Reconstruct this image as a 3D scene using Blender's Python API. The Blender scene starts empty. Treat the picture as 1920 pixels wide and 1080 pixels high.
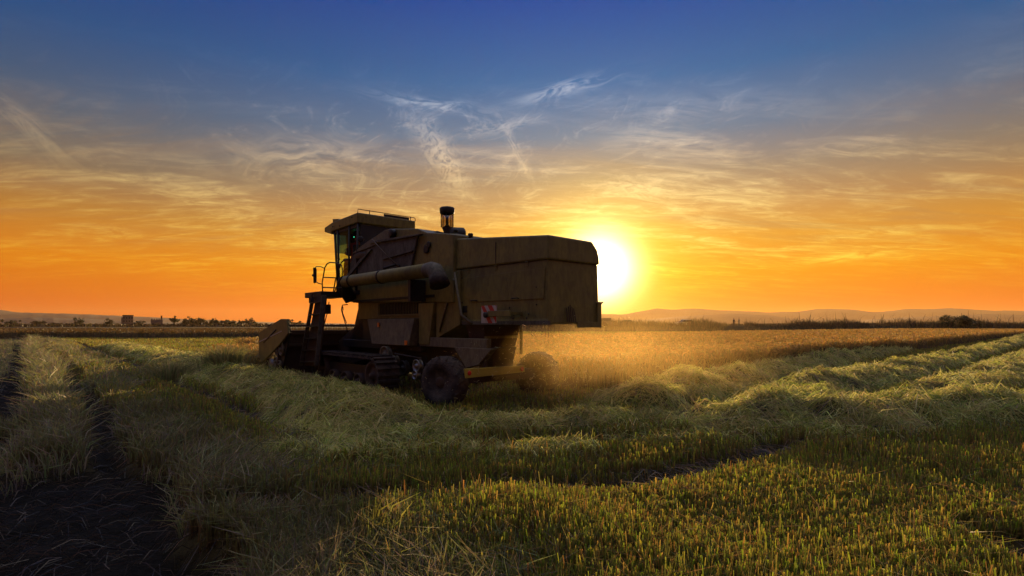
import bpy, bmesh, math, random
import numpy as np
from mathutils import Vector, Matrix
S = bpy.context.scene; COL = S.collection
rng = np.random.default_rng(7); random.seed(7)
rad = math.radians

# ------------------------------------------------------------------ camera
CAMH = 1.55
cam = bpy.data.cameras.new('camera'); cam_o = bpy.data.objects.new('camera', cam); COL.objects.link(cam_o)
cam_o.location = (0, 0, CAMH); cam_o.rotation_euler = (rad(90), 0, 0)
cam.sensor_width = 36; cam.lens = 36 * 1000 / 1920
cam.shift_y = 69 / 1920
cam.clip_start = 0.05; cam.clip_end = 30000
S.camera = cam_o

# ------------------------------------------------------------------ light
SUN_AZ = math.atan2(1124 - 960, 1000)          # to the right of +Y
SUN_EL = rad(5.9)
SD = Vector((math.sin(SUN_AZ) * math.cos(SUN_EL), math.cos(SUN_AZ) * math.cos(SUN_EL), math.sin(SUN_EL)))
sun = bpy.data.lights.new('sun', 'SUN'); sun.energy = 5.0; sun.angle = rad(0.6); sun.color = (1.0, 0.66, 0.30)
sun_o = bpy.data.objects.new('sun', sun); COL.objects.link(sun_o)
sun_o.rotation_euler = SD.to_track_quat('Z', 'Y').to_euler(); sun_o.location = (20, 100, 30)
S.view_settings.view_transform = 'Standard'; S.view_settings.look = 'None'
S.view_settings.exposure = 0.45; S.view_settings.gamma = 1.0; S.view_settings.use_curve_mapping = False
S.cycles.volume_bounces = 1
S.cycles.max_bounces = 8; S.cycles.transparent_max_bounces = 16
try: S.cycles.volume_max_steps = 256
except Exception: pass

def lin(r, g, b):
    f = lambda c: (c / 255 / 12.92) if c <= 10.3 else ((c / 255 + .055) / 1.055) ** 2.4
    return (f(r), f(g), f(b), 1)

# ------------------------------------------------------------------ world sky
W = bpy.data.worlds.new('World'); S.world = W; W.use_nodes = True
nt = W.node_tree; nt.nodes.clear()
class V:                                          # tiny arithmetic on node sockets
    def __init__(s, k): s.k = k
def mth(op, *a, clamp=False):
    n = nt.nodes.new('ShaderNodeMath'); n.operation = op; n.use_clamp = clamp
    for i, x in enumerate(a):
        if isinstance(x, V): nt.links.new(x.k, n.inputs[i])
        else: n.inputs[i].default_value = x
    return V(n.outputs[0])
V.__add__ = lambda a, b: mth('ADD', a, b); V.__radd__ = lambda a, b: mth('ADD', a, b)
V.__sub__ = lambda a, b: mth('SUBTRACT', a, b); V.__rsub__ = lambda a, b: mth('SUBTRACT', b, a)
V.__mul__ = lambda a, b: mth('MULTIPLY', a, b); V.__rmul__ = lambda a, b: mth('MULTIPLY', a, b)
V.__truediv__ = lambda a, b: mth('DIVIDE', a, b)
mx = lambda a, b: mth('MAXIMUM', a, b)
def sstep(x, lo, hi):
    n = nt.nodes.new('ShaderNodeMapRange'); n.interpolation_type = 'SMOOTHSTEP'
    nt.links.new(x.k, n.inputs[0]); n.inputs[1].default_value = lo; n.inputs[2].default_value = hi
    return V(n.outputs[0])
def gauss(x, s): return mth('EXPONENT', (x * x) * (-1 / (s * s)))
def comb(x, y, z=0.0):
    n = nt.nodes.new('ShaderNodeCombineXYZ')
    for i, q in enumerate((x, y, z)):
        if isinstance(q, V): nt.links.new(q.k, n.inputs[i])
        else: n.inputs[i].default_value = q
    return V(n.outputs[0])
def noise(vec, sc, det=5, rough=.55, dist=0.0):
    n = nt.nodes.new('ShaderNodeTexNoise'); nt.links.new(vec.k, n.inputs['Vector'])
    n.inputs['Scale'].default_value = sc; n.inputs['Detail'].default_value = det
    n.inputs['Roughness'].default_value = rough; n.inputs['Distortion'].default_value = dist
    return V(n.outputs['Fac'])
def ramp(x, stops):
    n = nt.nodes.new('ShaderNodeValToRGB'); nt.links.new(x.k, n.inputs[0]); e = n.color_ramp.elements
    while len(e) > 1: e.remove(e[-1])
    e[0].position, e[0].color = stops[0][0], lin(*stops[0][1])
    for p, c in stops[1:]:
        q = e.new(p); q.color = lin(*c)
    return V(n.outputs[0])
def cmix(f, a, b, mode='MIX'):
    n = nt.nodes.new('ShaderNodeMix'); n.data_type = 'RGBA'; n.blend_type = mode; n.clamp_factor = True
    for x, i in ((f, 0), (a, 6), (b, 7)):
        if isinstance(x, V): nt.links.new(x.k, n.inputs[i])
        else: n.inputs[i].default_value = x
    return V(n.outputs[2])
tc = nt.nodes.new('ShaderNodeTexCoord'); sp = nt.nodes.new('ShaderNodeSeparateXYZ')
nt.links.new(tc.outputs['Generated'], sp.inputs[0])
dx, dy, dz = (V(sp.outputs[i]) for i in range(3))
zz = mx(dz, 0.0)
hl = mth('SQRT', dx * dx + dy * dy) + 1e-4
az = mth('ARCTAN2', dx, dy)                       # 0 along +Y
daz = az - SUN_AZ
RA = [(0, (184, 66, 0)), (.03, (206, 84, 0)), (.10, (212, 118, 8)), (.17, (166, 112, 50)), (.23, (104, 96, 84)), (.29, (62, 84, 104)), (.40, (18, 70, 122)), (.52, (0, 52, 126)), (.66, (52, 84, 160)), (1, (178, 168, 150))]
RB = [(0, (246, 104, 0)), (.03, (250, 122, 0)), (.09, (250, 158, 0)), (.15, (236, 166, 52)), (.20, (212, 158, 90)), (.26, (168, 146, 118)), (.33, (104, 128, 152)), (.41, (42, 106, 160)), (.52, (0, 74, 156)), (.66, (60, 96, 172)), (1, (178, 168, 150))]
fa = gauss(daz, rad(36))
base = cmix(fa, ramp(zz, RA), ramp(zz, RB))
# cirrus on a plane high above
den = zz + 0.10
qx, qy = dx / den, dy / den
n1 = noise(comb(qx * 0.9 + qy * .15, qy * 2.3 - qx * .3, 3.1), 1.15, 9, .62, 1.3)
n2 = noise(comb(qx * 2.2 - qy * .6, qy * 5.0, 7.7), 1.5, 8, .66, 1.8)
n3 = noise(comb(qx, qy * 1.3, 11.3), .55, 3, .5, .4)
band = sstep(zz, .02, .12) * (1 - sstep(zz, .30, .43))
ci = sstep(n1, .40, .66) * sstep(n2, .28, .64) * sstep(n3, .30, .52) * band
ci2 = sstep(n2, .52, .78) * sstep(zz, .03, .10) * (1 - sstep(zz, .22, .33)) * .45
def blob(pxc, pyc, lx, ly, ang, sc, st, seed, lo=.42, hi=.72, dist=1.2):
    """a single wisp at a fixed bearing and height in the sky"""
    ax, ex = math.atan((pxc - 960) / 1000), 0
    el = (609 - pyc) / 1000 / math.hypot(1, (pxc - 960) / 1000)
    ev = zz / hl
    a = daz * 1.0 + (SUN_AZ - ax); e = ev - el
    ca, sa = math.cos(ang), math.sin(ang)
    u = a * ca + e * sa; v = e * ca - a * sa
    v = v + (noise(comb(u * 6, v * 3, seed), 1.5, 3, .5) - .5) * (ly * 1.6)
    m = gauss(u, lx) * gauss(v, ly)
    n = noise(comb(u * st, v, seed + 1.0), sc, 7, .62, dist)
    return m * sstep(n, lo, hi)
w1 = blob(1060, 168, .085, .012, rad(13), 55, .22, 1.0, .38, .62)
w2 = blob(820, 198, .095, .010, rad(-6), 60, .22, 4.0, .38, .65)
w3 = blob(835, 300, .075, .022, rad(-52), 50, .9, 6.0, .30, .60, 2.5)
w4 = blob(970, 285, .060, .008, rad(-62), 60, .5, 8.0, .36, .62)
w5 = blob(30, 225, .07, .016, rad(-38), 40, .3, 12.0, .40, .70)
w6 = blob(1200, 352, .055, .016, rad(-10), 70, .5, 14.0, .36, .62, 2.5)
w7 = blob(1590, 482, .050, .006, rad(4), 60, .3, 15.0, .32, .60)
w8 = blob(600, 300, .14, .035, rad(6), 26, .3, 18.0, .36, .68, 1.6)
w9 = blob(940, 238, .07, .010, rad(12), 55, .3, 20.0, .34, .62, 1.6)
wis = w1 * .75 + w2 * .6 + w3 * .75 + w4 * .55 + w5 * .25 + w6 * .6 + w7 * .8 + w8 * .45 + w9 * .45
cc = ramp(zz, [(0, (255, 176, 24)), (.10, (255, 212, 60)), (.19, (252, 216, 126)), (.28, (222, 196, 158)), (.38, (176, 190, 208)), (.5, (120, 150, 200))])
side = .14 + .90 * gauss(az - .08, rad(30))
n4 = noise(comb(qx * 3.0 + qy * 1.4, qy * 2.0 - qx * .8, 31.0), 1.3, 9, .68, 2.6)
ci3 = sstep(n4, .50, .80) * gauss(az - .0, rad(24)) * sstep(zz, .12, .22) * (1 - sstep(zz, .33, .45))
c1 = cmix(mth('MINIMUM', (ci * 1.15 + ci2 * 1.4) * side + ci3 * .7 + wis * 1.15, 1.0), base, cc)
# soft grey undersides between the wisps
gd = sstep(noise(comb(qx * .7, qy * 2.6, 21.0), 1.0, 6, .6, .8), .46, .70) * sstep(zz, .10, .17) * (1 - sstep(zz, .27, .36))
c1 = cmix(gd * .30, c1, lin(150, 120, 92))
# glow round the sun
sd = nt.nodes.new('ShaderNodeVectorMath'); sd.operation = 'DOT_PRODUCT'
nt.links.new(tc.outputs['Generated'], sd.inputs[0]); sd.inputs[1].default_value = SD
ang = mth('ARCCOSINE', mth('MINIMUM', V(sd.outputs['Value']), 1.0))
def vscale(col, f):
    n = nt.nodes.new('ShaderNodeVectorMath'); n.operation = 'SCALE'
    if isinstance(col, V): nt.links.new(col.k, n.inputs[0])
    else: n.inputs[0].default_value = col[:3]
    if isinstance(f, V): nt.links.new(f.k, n.inputs[3])
    else: n.inputs[3].default_value = f
    return V(n.outputs[0])
def vadd(a, b):
    n = nt.nodes.new('ShaderNodeVectorMath'); n.operation = 'ADD'; nt.links.new(a.k, n.inputs[0]); nt.links.new(b.k, n.inputs[1]); return V(n.outputs[0])
core = gauss(ang, rad(2.9)) * 4.5
halo = mth('EXPONENT', ang * (-1 / rad(2.8))) * 2.4
wide = gauss(ang, rad(10)) * .32
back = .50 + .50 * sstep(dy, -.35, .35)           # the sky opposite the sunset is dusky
sky = vscale(c1, back * (1.0 + 2.0 * sstep(dz, .56, .80)))  # overhead sky, out of view, brightened beyond dusk as added fill light
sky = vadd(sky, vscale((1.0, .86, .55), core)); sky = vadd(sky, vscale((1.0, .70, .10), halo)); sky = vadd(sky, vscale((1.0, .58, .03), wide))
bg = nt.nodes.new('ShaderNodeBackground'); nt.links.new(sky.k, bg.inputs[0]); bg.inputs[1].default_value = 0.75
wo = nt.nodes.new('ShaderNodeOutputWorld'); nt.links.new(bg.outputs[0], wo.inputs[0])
W.cycles.sampling_method = 'MANUAL'; W.cycles.sample_map_resolution = 1024

# ------------------------------------------------------------------ helpers
def tag(o, label=None, cat=None, group=None, kind=None):
    if label: o['label'] = label
    if cat: o['category'] = cat
    if group: o['group'] = group
    if kind: o['kind'] = kind
    return o
def empty(name, loc, rz=0, **k):
    o = bpy.data.objects.new(name, None); COL.objects.link(o); o.location = loc; o.rotation_euler.z = rz; o.empty_display_size = .3
    return tag(o, **k)
def mat(name, col, rough=.6, metal=0.0, var=0.25, sc=6.0, col2=None, spec=.5, bump=0.0, bsc=40, grime=0.0):
    m = bpy.data.materials.new(name); m.use_nodes = True; t = m.node_tree; b = t.nodes['Principled BSDF']
    b.inputs['Roughness'].default_value = rough; b.inputs['Metallic'].default_value = metal
    b.inputs['Specular IOR Level'].default_value = spec
    tc = t.nodes.new('ShaderNodeTexCoord'); n = t.nodes.new('ShaderNodeTexNoise'); n.inputs['Scale'].default_value = sc; n.inputs['Detail'].default_value = 8; n.inputs['Roughness'].default_value = .65
    t.links.new(tc.outputs['Object'], n.inputs['Vector'])
    r = t.nodes.new('ShaderNodeValToRGB'); r.color_ramp.elements[0].position = .36; r.color_ramp.elements[1].position = .66
    c2 = col2 or tuple(c * (1 - var) for c in col)
    r.color_ramp.elements[0].color = (*c2, 1); r.color_ramp.elements[1].color = (*col, 1)
    t.links.new(n.outputs['Fac'], r.inputs[0]); t.links.new(r.outputs[0], b.inputs['Base Color'])
    if grime:
        n3 = t.nodes.new('ShaderNodeTexNoise'); n3.inputs['Scale'].default_value = sc * 6; n3.inputs['Detail'].default_value = 10; n3.inputs['Roughness'].default_value = .75; n3.inputs['Distortion'].default_value = .6
        mp = t.nodes.new('ShaderNodeMapping'); mp.inputs['Scale'].default_value = (1, 1, .35); t.links.new(tc.outputs['Object'], mp.inputs[0]); t.links.new(mp.outputs[0], n3.inputs['Vector'])
        r3 = t.nodes.new('ShaderNodeValToRGB'); r3.color_ramp.elements[0].position = .40; r3.color_ramp.elements[1].position = .56; r3.color_ramp.elements[0].color = (1 - grime, 1 - grime, 1 - grime * .95, 1); r3.color_ramp.elements[1].color = (1, 1, 1, 1)
        mm_ = t.nodes.new('ShaderNodeMix'); mm_.data_type = 'RGBA'; mm_.blend_type = 'MULTIPLY'; mm_.inputs[0].default_value = 1
        t.links.new(n3.outputs['Fac'], r3.inputs[0]); t.links.new(r.outputs[0], mm_.inputs[6]); t.links.new(r3.outputs[0], mm_.inputs[7]); t.links.new(mm_.outputs[2], b.inputs['Base Color'])
    if bump:
        n2 = t.nodes.new('ShaderNodeTexNoise'); n2.inputs['Scale'].default_value = bsc; n2.inputs['Detail'].default_value = 6
        t.links.new(tc.outputs['Object'], n2.inputs['Vector']); bp = t.nodes.new('ShaderNodeBump'); bp.inputs['Strength'].default_value = bump
        bp.inputs['Distance'].default_value = .05
        t.links.new(n2.outputs['Fac'], bp.inputs['Height']); t.links.new(bp.outputs[0], b.inputs['Normal'])
    return m
def plant_mat(name, trans=.45, rough=.6):
    m = bpy.data.materials.new(name); m.use_nodes = True; t = m.node_tree; t.nodes.clear()
    at = t.nodes.new('ShaderNodeAttribute'); at.attribute_name = 'Col'
    d = t.nodes.new('ShaderNodeBsdfDiffuse'); tr = t.nodes.new('ShaderNodeBsdfTranslucent'); g = t.nodes.new('ShaderNodeBsdfGlossy')
    g.inputs['Roughness'].default_value = .45
    mixa = t.nodes.new('ShaderNodeMixShader'); mixa.inputs[0].default_value = trans
    mixb = t.nodes.new('ShaderNodeMixShader'); mixb.inputs[0].default_value = .04
    o = t.nodes.new('ShaderNodeOutputMaterial')
    t.links.new(at.outputs['Color'], d.inputs[0]); t.links.new(at.outputs['Color'], tr.inputs[0])
    t.links.new(d.outputs[0], mixa.inputs[1]); t.links.new(tr.outputs[0], mixa.inputs[2])
    t.links.new(mixa.outputs[0], mixb.inputs[1]); t.links.new(g.outputs[0], mixb.inputs[2]); t.links.new(mixb.outputs[0], o.inputs[0])
    return m
def np_mesh(name, verts, faces4, material, cols=None, smooth=False, tris=False):
    me = bpy.data.meshes.new(name); k = 3 if tris else 4
    nv, nf = len(verts), len(faces4)
    me.vertices.add(nv); me.vertices.foreach_set('co', verts.astype(np.float32).ravel())
    me.loops.add(nf * k); me.loops.foreach_set('vertex_index', faces4.astype(np.int32).ravel())
    me.polygons.add(nf); me.polygons.foreach_set('loop_start', np.arange(0, nf * k, k, dtype=np.int32))
    if smooth: me.polygons.foreach_set('use_smooth', np.ones(nf, dtype=bool))
    if cols is not None:
        a = me.color_attributes.new('Col', 'FLOAT_COLOR', 'POINT')
        a.data.foreach_set('color', np.concatenate([cols, np.ones((nv, 1))], 1).astype(np.float32).ravel())
    me.update(calc_edges=True); me.validate()
    for m in (material if isinstance(material, (list, tuple)) else [material]): me.materials.append(m)
    o = bpy.data.objects.new(name, me); COL.objects.link(o); return o
def _hash(i, j, s):
    n = (i * 374761393 + j * 668265263 + s * 69069) & 0x7fffffff
    n = ((n ^ (n >> 13)) * 1274126177) & 0x7fffffff
    return ((n ^ (n >> 16)) & 0xffff) / 65535.0
def vn(x, y, s=0):
    xi, yi = np.floor(x).astype(np.int64), np.floor(y).astype(np.int64); fx, fy = x - xi, y - yi
    fx, fy = fx * fx * (3 - 2 * fx), fy * fy * (3 - 2 * fy)
    return (_hash(xi, yi, s) * (1 - fx) + _hash(xi + 1, yi, s) * fx) * (1 - fy) + (_hash(xi, yi + 1, s) * (1 - fx) + _hash(xi + 1, yi + 1, s) * fx) * fy
def fbm(x, y, s=0, o=4):
    r = 0; a = .5; t = 0
    for k in range(o): r = r + a * vn(x * 2 ** k, y * 2 ** k, s + k); t += a; a *= .5
    return r / t
def ss(x, lo, hi):
    t = np.clip((x - lo) / (hi - lo), 0, 1); return t * t * (3 - 2 * t)
def dpoly(x, y, pts):
    """distance to a polyline, and distance along it (0..1)"""
    best = np.full(np.shape(x), 1e9); tt = np.zeros(np.shape(x)); n = len(pts) - 1
    for i in range(n):
        (ax, ay), (bx, by) = pts[i], pts[i + 1]; vx, vy = bx - ax, by - ay; L = vx * vx + vy * vy
        t = np.clip(((x - ax) * vx + (y - ay) * vy) / L, 0, 1); d = np.hypot(x - ax - t * vx, y - ay - t * vy)
        m = d < best; best = np.where(m, d, best); tt = np.where(m, (i + t) / n, tt)
    return best, tt

# ------------------------------------------------------------------ the lie of the field
CF, SF = math.cos(rad(48)), math.sin(rad(48))
def ab(x, y): return -CF * x + SF * y, SF * x + CF * y      # a: along the combine's heading, b: across it
def xy(a, b): return -CF * a + SF * b, SF * a + CF * b
RUT_TURN = [(-2.4, 4.35), (-1.0, 4.75), (.3, 4.95), (1.5, 5.25), (2.6, 6.0), (3.3, 6.6)]
RUT_TURN2 = [(-2.6, 6.5), (-1.2, 6.6), (.6, 6.8), (2.6, 6.9), (4.6, 6.5), (7, 6.2), (14, 7.5)]; RUT_TURN3 = [(-1.0, 8.6), (.6, 8.7), (2.2, 8.6)]
RUT_ROW = [xy(7.5, 2.75), xy(9, 2.75), xy(25, 2.8), xy(60, 2.8)]
RUT_ROW2 = [xy(5.5, 2.05), xy(12, 2.0), xy(50, 2.0)]; RUT_ROW3 = [xy(7.6, 3.45), xy(12, 3.35), xy(30, 3.3)]
RUT_R = [(2.6, 8.6), (5, 9.6), (9, 13), (16.5, 21), (30, 34), (66, 66)]
RUT_R2 = [(3.6, 7.6), (6.8, 9.6), (11, 13), (18.5, 20), (34, 33), (75, 68)]
SW_L = [(-2.0, 7.5), (-2.45, 8.2), (-3.1, 9.6), xy(13, 4.3), xy(22, 4.2), xy(45, 4.2)]
SW_L2 = [(-2.6, 6.6), (-1.6, 6.7), (-.6, 7.0)]
SW_C = [(-2.5, 8.0), (-1.4, 7.6), (0.2, 7.75), (1.6, 7.9), (3.0, 7.9), (4.6, 8.2)]; SW_C2 = [(-3.4, 6.6), (-1.8, 6.0), (-.2, 5.95), (1.0, 6.2)]
SW_R1 = [(1.7, 9.0), (2.9, 10.2), (5.8, 13.5), (13, 21.5), (28, 37), (60, 70)]
SW_R2 = [(2.0, 7.2), (4.0, 8.2), (5.4, 10.2), (9, 13.6), (16, 20), (34, 37), (70, 72)]
SW_R3 = [(4.3, 7.6), (5.6, 8.1), (7.2, 8.3), (9.0, 8.0)]
SW_R4 = [(8.5, 11.0), (12, 13.5), (20, 21), (40, 38), (80, 72)]
def cover(x, y):
    a, b = ab(x, y); wob = (fbm(x * .5, y * .5, 3) - .5) * .5
    crop = np.minimum(np.minimum(ss(a, 7.35, 7.6), ss(b + wob * .5, 9.0, 9.25)), ss(31 + wob * 3 - a, 0, .4))
    crop = np.maximum(crop, np.minimum(np.minimum(ss(a + wob, 17.8, 18.1), ss(b, 4.95, 5.15)), ss(22.5 + wob * 3 - a + (b > 8) * 9, 0, .3)))
    d_edge = y - 66 - 4 * wob - 6 * np.sin(x * .03)
    crop = np.maximum(crop, np.where((x < -.2 * y), ss(d_edge, 0, 1) * ss(130 - y, 0, 5), 0))
    crop = crop * np.where(x < -.2 * y, 1, ss(118 - y - .06 * x + wob, 0, 4))
    # wide headland on the right is cut
    b = b + (fbm(x * .22, y * .22, 55) - .5) * 1.1 * ss(a, 5, 12) + (fbm(x * 1.1, y * 1.1, 56) - .5) * .5
    mud = ss(-b + wob * .8, .05, .35) * ss(a, -6, -4)
    mud = np.maximum(mud, ss(.32 - np.abs(b - .72 + wob * .6), 0, .2) * ss(a, 0, 3))
    strip_start = ss(8.2 - a + wob * 3, 0, .6)
    mud = np.maximum(mud, ss(1.0 - b + wob * .8, .0, .3) * strip_start)
    mud = np.maximum(mud, ss(x - 3.05 + wob * .5, 0, .25) * ss(4.0 - y, 0, .5))
    rut = 0
    for p, w, dep in ((RUT_TURN, .27, .8), (RUT_TURN2, .22, .8), (RUT_TURN3, .2, .7), (RUT_ROW, .24, .8), (RUT_ROW2, .14, .7), (RUT_ROW3, .14, .6), (RUT_R, .45, .6), (RUT_R2, .35, .5)):
        d, t = dpoly(x, y, p); rut = np.maximum(rut, dep * ss(w + wob * .3 - d, -.1, .22))
    sw = 0
    lump = .40 + 1.2 * (fbm(x * 1.1, y * 1.1, 17, 3) - .2) + .35 * (fbm(x * 3.2, y * 3.2, 19, 2) - .4) * 2.4
    for p, w, h in ((SW_L, 1.15, .34), (SW_L2, .55, .13), (SW_C, .55, .17), (SW_C2, .28, .08), (SW_R1, .95, .42), (SW_R2, .85, .38), (SW_R3, .95, .38), (SW_R4, .8, .34)):
        d, t = dpoly(x, y, p); e = .25 + .75 * ss(t, 0, .12) * ss(1 - t, 0, .02)
        sw = np.maximum(sw, h * e * lump * np.clip(1 - (d / (w * (1 + wob * .9))) ** 2, 0, 1) ** .7)
    return crop, mud, rut, sw
def levee(x, y):
    c = 126 - .07 * x + 3 * np.sin(x * .02); return 1.3 * ss(5.5 - np.abs(y - c), 0, 3) * ss(x + 12, 0, 10)
def height(x, y, cov=None):
    crop, mud, rut, sw = cov or cover(x, y)
    near = np.exp(-np.hypot(x, y) / 150)
    return (fbm(x * 1.3, y * 1.3, 5) - .5) * .10 * near + (fbm(x * .15, y * .15, 9) - .5) * .25 * near * ss(np.hypot(x, y), 4, 25) - .12 * rut - .22 * mud * (y < 60) * (.6 + .8 * fbm(x * 2.5, y * 2.5, 30)) + sw * (1 - crop) + levee(x, y)

# ------------------------------------------------------------------ ground sheet
tx = np.linspace(-math.asinh(7000 / 6), math.asinh(7000 / 6), 760); gx = 6 * np.sinh(tx)
ty = np.linspace(-math.asinh(60 / 5), math.asinh(9000 / 5), 640); gy = 6.5 + 5 * np.sinh(ty)
GX, GY = np.meshgrid(gx, gy); cov = cover(GX, GY); GZ = height(GX, GY, cov)
nx, ny = len(gx), len(gy)
idx = np.arange(nx * ny).reshape(ny, nx)
fq = np.stack([idx[:-1, :-1], idx[:-1, 1:], idx[1:, 1:], idx[1:, :-1]], -1).reshape(-1, 4)
crop, mud, rut, sw = cov
soil = np.array([.004, .003, .0025]); stub = np.array([.085, .065, .022]); gold = np.array([.17, .09, .03]); strw = np.array([.07, .075, .025])
n_ = fbm(GX * .8, GY * .8, 40)[..., None]; nl = fbm(GX * .02, GY * .06, 41)[..., None]
c = stub * (.5 + n_) * (.55 + .9 * nl)
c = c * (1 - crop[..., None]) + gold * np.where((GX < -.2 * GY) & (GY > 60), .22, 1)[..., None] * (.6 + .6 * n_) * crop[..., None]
sm = np.clip(sw / .15, 0, 1)[..., None]; c = c * (1 - sm) + strw * sm
mm = np.clip(np.maximum(mud * .95, rut * .55), 0, 1)[..., None]; c = c * (1 - mm) + soil * mm
m = bpy.data.materials.new('field_soil'); m.use_nodes = True; t = m.node_tree; b = t.nodes['Principled BSDF']; b.inputs['Roughness'].default_value = .95; b.inputs['Specular IOR Level'].default_value = .15
at = t.nodes.new('ShaderNodeAttribute'); at.attribute_name = 'Col'; n = t.nodes.new('ShaderNodeTexNoise'); n.inputs['Scale'].default_value = 9; n.inputs['Detail'].default_value = 9
tcn = t.nodes.new('ShaderNodeTexCoord'); t.links.new(tcn.outputs['Object'], n.inputs['Vector'])
mxn = t.nodes.new('ShaderNodeMix'); mxn.data_type = 'RGBA'; mxn.blend_type = 'MULTIPLY'; mxn.inputs[0].default_value = .8
t.links.new(at.outputs['Color'], mxn.inputs[6]); t.links.new(n.outputs['Fac'], mxn.inputs[7]); t.links.new(mxn.outputs[2], b.inputs['Base Color'])
bp = t.nodes.new('ShaderNodeBump'); bp.inputs['Strength'].default_value = .9; bp.inputs['Distance'].default_value = .08; t.links.new(n.outputs['Fac'], bp.inputs['Height']); t.links.new(bp.outputs[0], b.inputs['Normal'])
M_soil = m
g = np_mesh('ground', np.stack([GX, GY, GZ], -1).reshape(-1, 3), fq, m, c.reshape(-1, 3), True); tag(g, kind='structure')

# ------------------------------------------------------------------ plants made of thin blades
def blade_arrays(P0, P1, P2, w, tipw, c0, c1):
    N = len(P0); d = P2 - P0; r = rng.normal(size=(N, 3)); r[:, 2] *= .25
    s = np.cross(d, r); s /= np.linalg.norm(s, axis=1)[:, None] + 1e-9
    hw = (w * .5)[:, None] * s; tw = hw * np.asarray(tipw).reshape(-1, 1)
    v = np.stack([P0 - hw, P0 + hw, P1 - hw * .95, P1 + hw * .95, P2 - tw, P2 + tw], 1).reshape(-1, 3)
    i = np.arange(N)[:, None] * 6
    f = np.concatenate([i + np.array([[0, 1, 3, 2]]), i + np.array([[2, 3, 5, 4]])], 0)
    c = np.stack([c0, c0, (c0 + c1) / 2, (c0 + c1) / 2, c1, c1], 1).reshape(-1, 3)
    return v, f, c
def join(parts):
    vs, fs, cs, o = [], [], [], 0
    for v, f, c in parts: vs.append(v); fs.append(f + o); cs.append(c); o += len(v)
    return np.concatenate(vs), np.concatenate(fs), np.concatenate(cs)
def scatter(rho0, y0, p, ymin, ymax, wide=1.12, pad=1.0, xlo=None, xhi=None):
    """points whose density per square metre falls off with distance"""
    ys = np.exp(np.linspace(math.log(ymin), math.log(ymax), 4000)); k = rho0 * (y0 / ys) ** p * 2 * (wide * ys + pad)
    cum = np.concatenate([[0], np.cumsum((k[1:] + k[:-1]) / 2 * np.diff(ys))]); n = int(cum[-1])
    y = np.interp(rng.random(n) * cum[-1], cum, ys); x = (rng.random(n) * 2 - 1) * (wide * y + pad)
    return x, y
def pick(cs, n, jit=.18):
    cs = np.array(cs); k = rng.integers(0, len(cs), n); return cs[k] * (1 + jit * rng.normal(size=(n, 1))).clip(.4, 1.7) * (1 + .06 * rng.normal(size=(n, 3)))
def upright(x, y, z, h, lean, w, tipw, c0, c1, bend=.25, bias=(0, 0)):
    n = len(x); az_ = rng.random(n) * 6.283; l = lean * rng.random(n) * h; dxx = np.cos(az_) * l + bias[0] * h; dyy = np.sin(az_) * l + bias[1] * h
    P0 = np.stack([x, y, z - .02], 1); P1 = np.stack([x + dxx * (.5 - bend * .5), y + dyy * (.5 - bend * .5), z + h * .55], 1); P2 = np.stack([x + dxx, y + dyy, z + h * (1 - .25 * (l / h))], 1)
    return blade_arrays(P0, P1, P2, w, tipw, c0, c1)
PM = plant_mat('dry_plant', .45); PG = plant_mat('green_plant', .5)
def keep(mask, *arr): return [q[mask] for q in arr]

# stubble ----------------------------------------------------------
x, y = scatter(5600, 3.3, 1.85, 1.8, 140)
cl = .05 + .012 * y ** .5                             # gather the stems into drilled hills
row = y - .10 * x - .010 * x * x; rs = np.round(row / .17) * .17; sx = np.round(x / .10 + .5 * (np.round(row / .17) % 2)) * .10
near = ss(20 - y, 0, 9) * .92; jx = .022 * rng.normal(size=len(x)); jy = .020 * rng.normal(size=len(x))
x = x + (sx - x + jx * 1.3) * .7 * near; y = y + (rs - row + jy) * near
C = cover(x, y); u = rng.random(len(x)); a_, b_ = ab(x, y)
patch = fbm(x * .7, y * .7, 60)
ok = (C[0] < .3) & (C[1] < .35 + .3 * u - .15) & (C[2] < .25 + .35 * u) & (C[3] < .07) & (u < .75 + 1.1 * patch) & ((y < 62) | (x > 0))
ok &= ~((x > 1.0) & (y > 115))
ok &= ~((a_ > 9.5) & (b_ > 5.2) & (b_ < 9) & (a_ < 16) & (u > .35))
x, y, u, patch, b_, a_ = keep(ok, x, y, u, patch, b_, a_); n = len(x)
z = height(x, y)
h = (.10 + .075 * rng.random(n)) * (.75 + .6 * patch) * (1 + .5 * (rng.random(n) ** 10)); w = (.0040 + .0050 * rng.random(n) ** 2) * (np.maximum(y, 3) / 3.3) ** .62
left = ss(1.6 - b_ + .6 * patch, -.5, .5) * ss(8 - np.abs(a_ - 4), -4, 2)
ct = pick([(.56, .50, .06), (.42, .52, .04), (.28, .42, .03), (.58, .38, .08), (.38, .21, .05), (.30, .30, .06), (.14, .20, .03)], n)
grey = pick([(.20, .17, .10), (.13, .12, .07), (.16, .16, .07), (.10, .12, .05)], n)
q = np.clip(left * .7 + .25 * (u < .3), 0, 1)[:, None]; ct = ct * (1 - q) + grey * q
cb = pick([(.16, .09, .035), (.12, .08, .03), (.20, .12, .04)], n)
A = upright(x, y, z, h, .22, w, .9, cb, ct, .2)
# broken leaves and lean-overs among the stubble
k = rng.random(n) < .14; m_ = k.sum()
A2 = upright(x[k], y[k], z[k], h[k] * (1.0 + .6 * rng.random(m_)), 1.5, w[k] * .9, .15, cb[k], pick([(.30, .28, .07), (.18, .22, .05), (.30, .18, .06), (.22, .18, .10)], m_), .6)
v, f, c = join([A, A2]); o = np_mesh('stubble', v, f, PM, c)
tag(o, 'cut rice stubble standing in green and straw coloured rows over the near field', 'stubble', kind='stuff')

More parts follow.
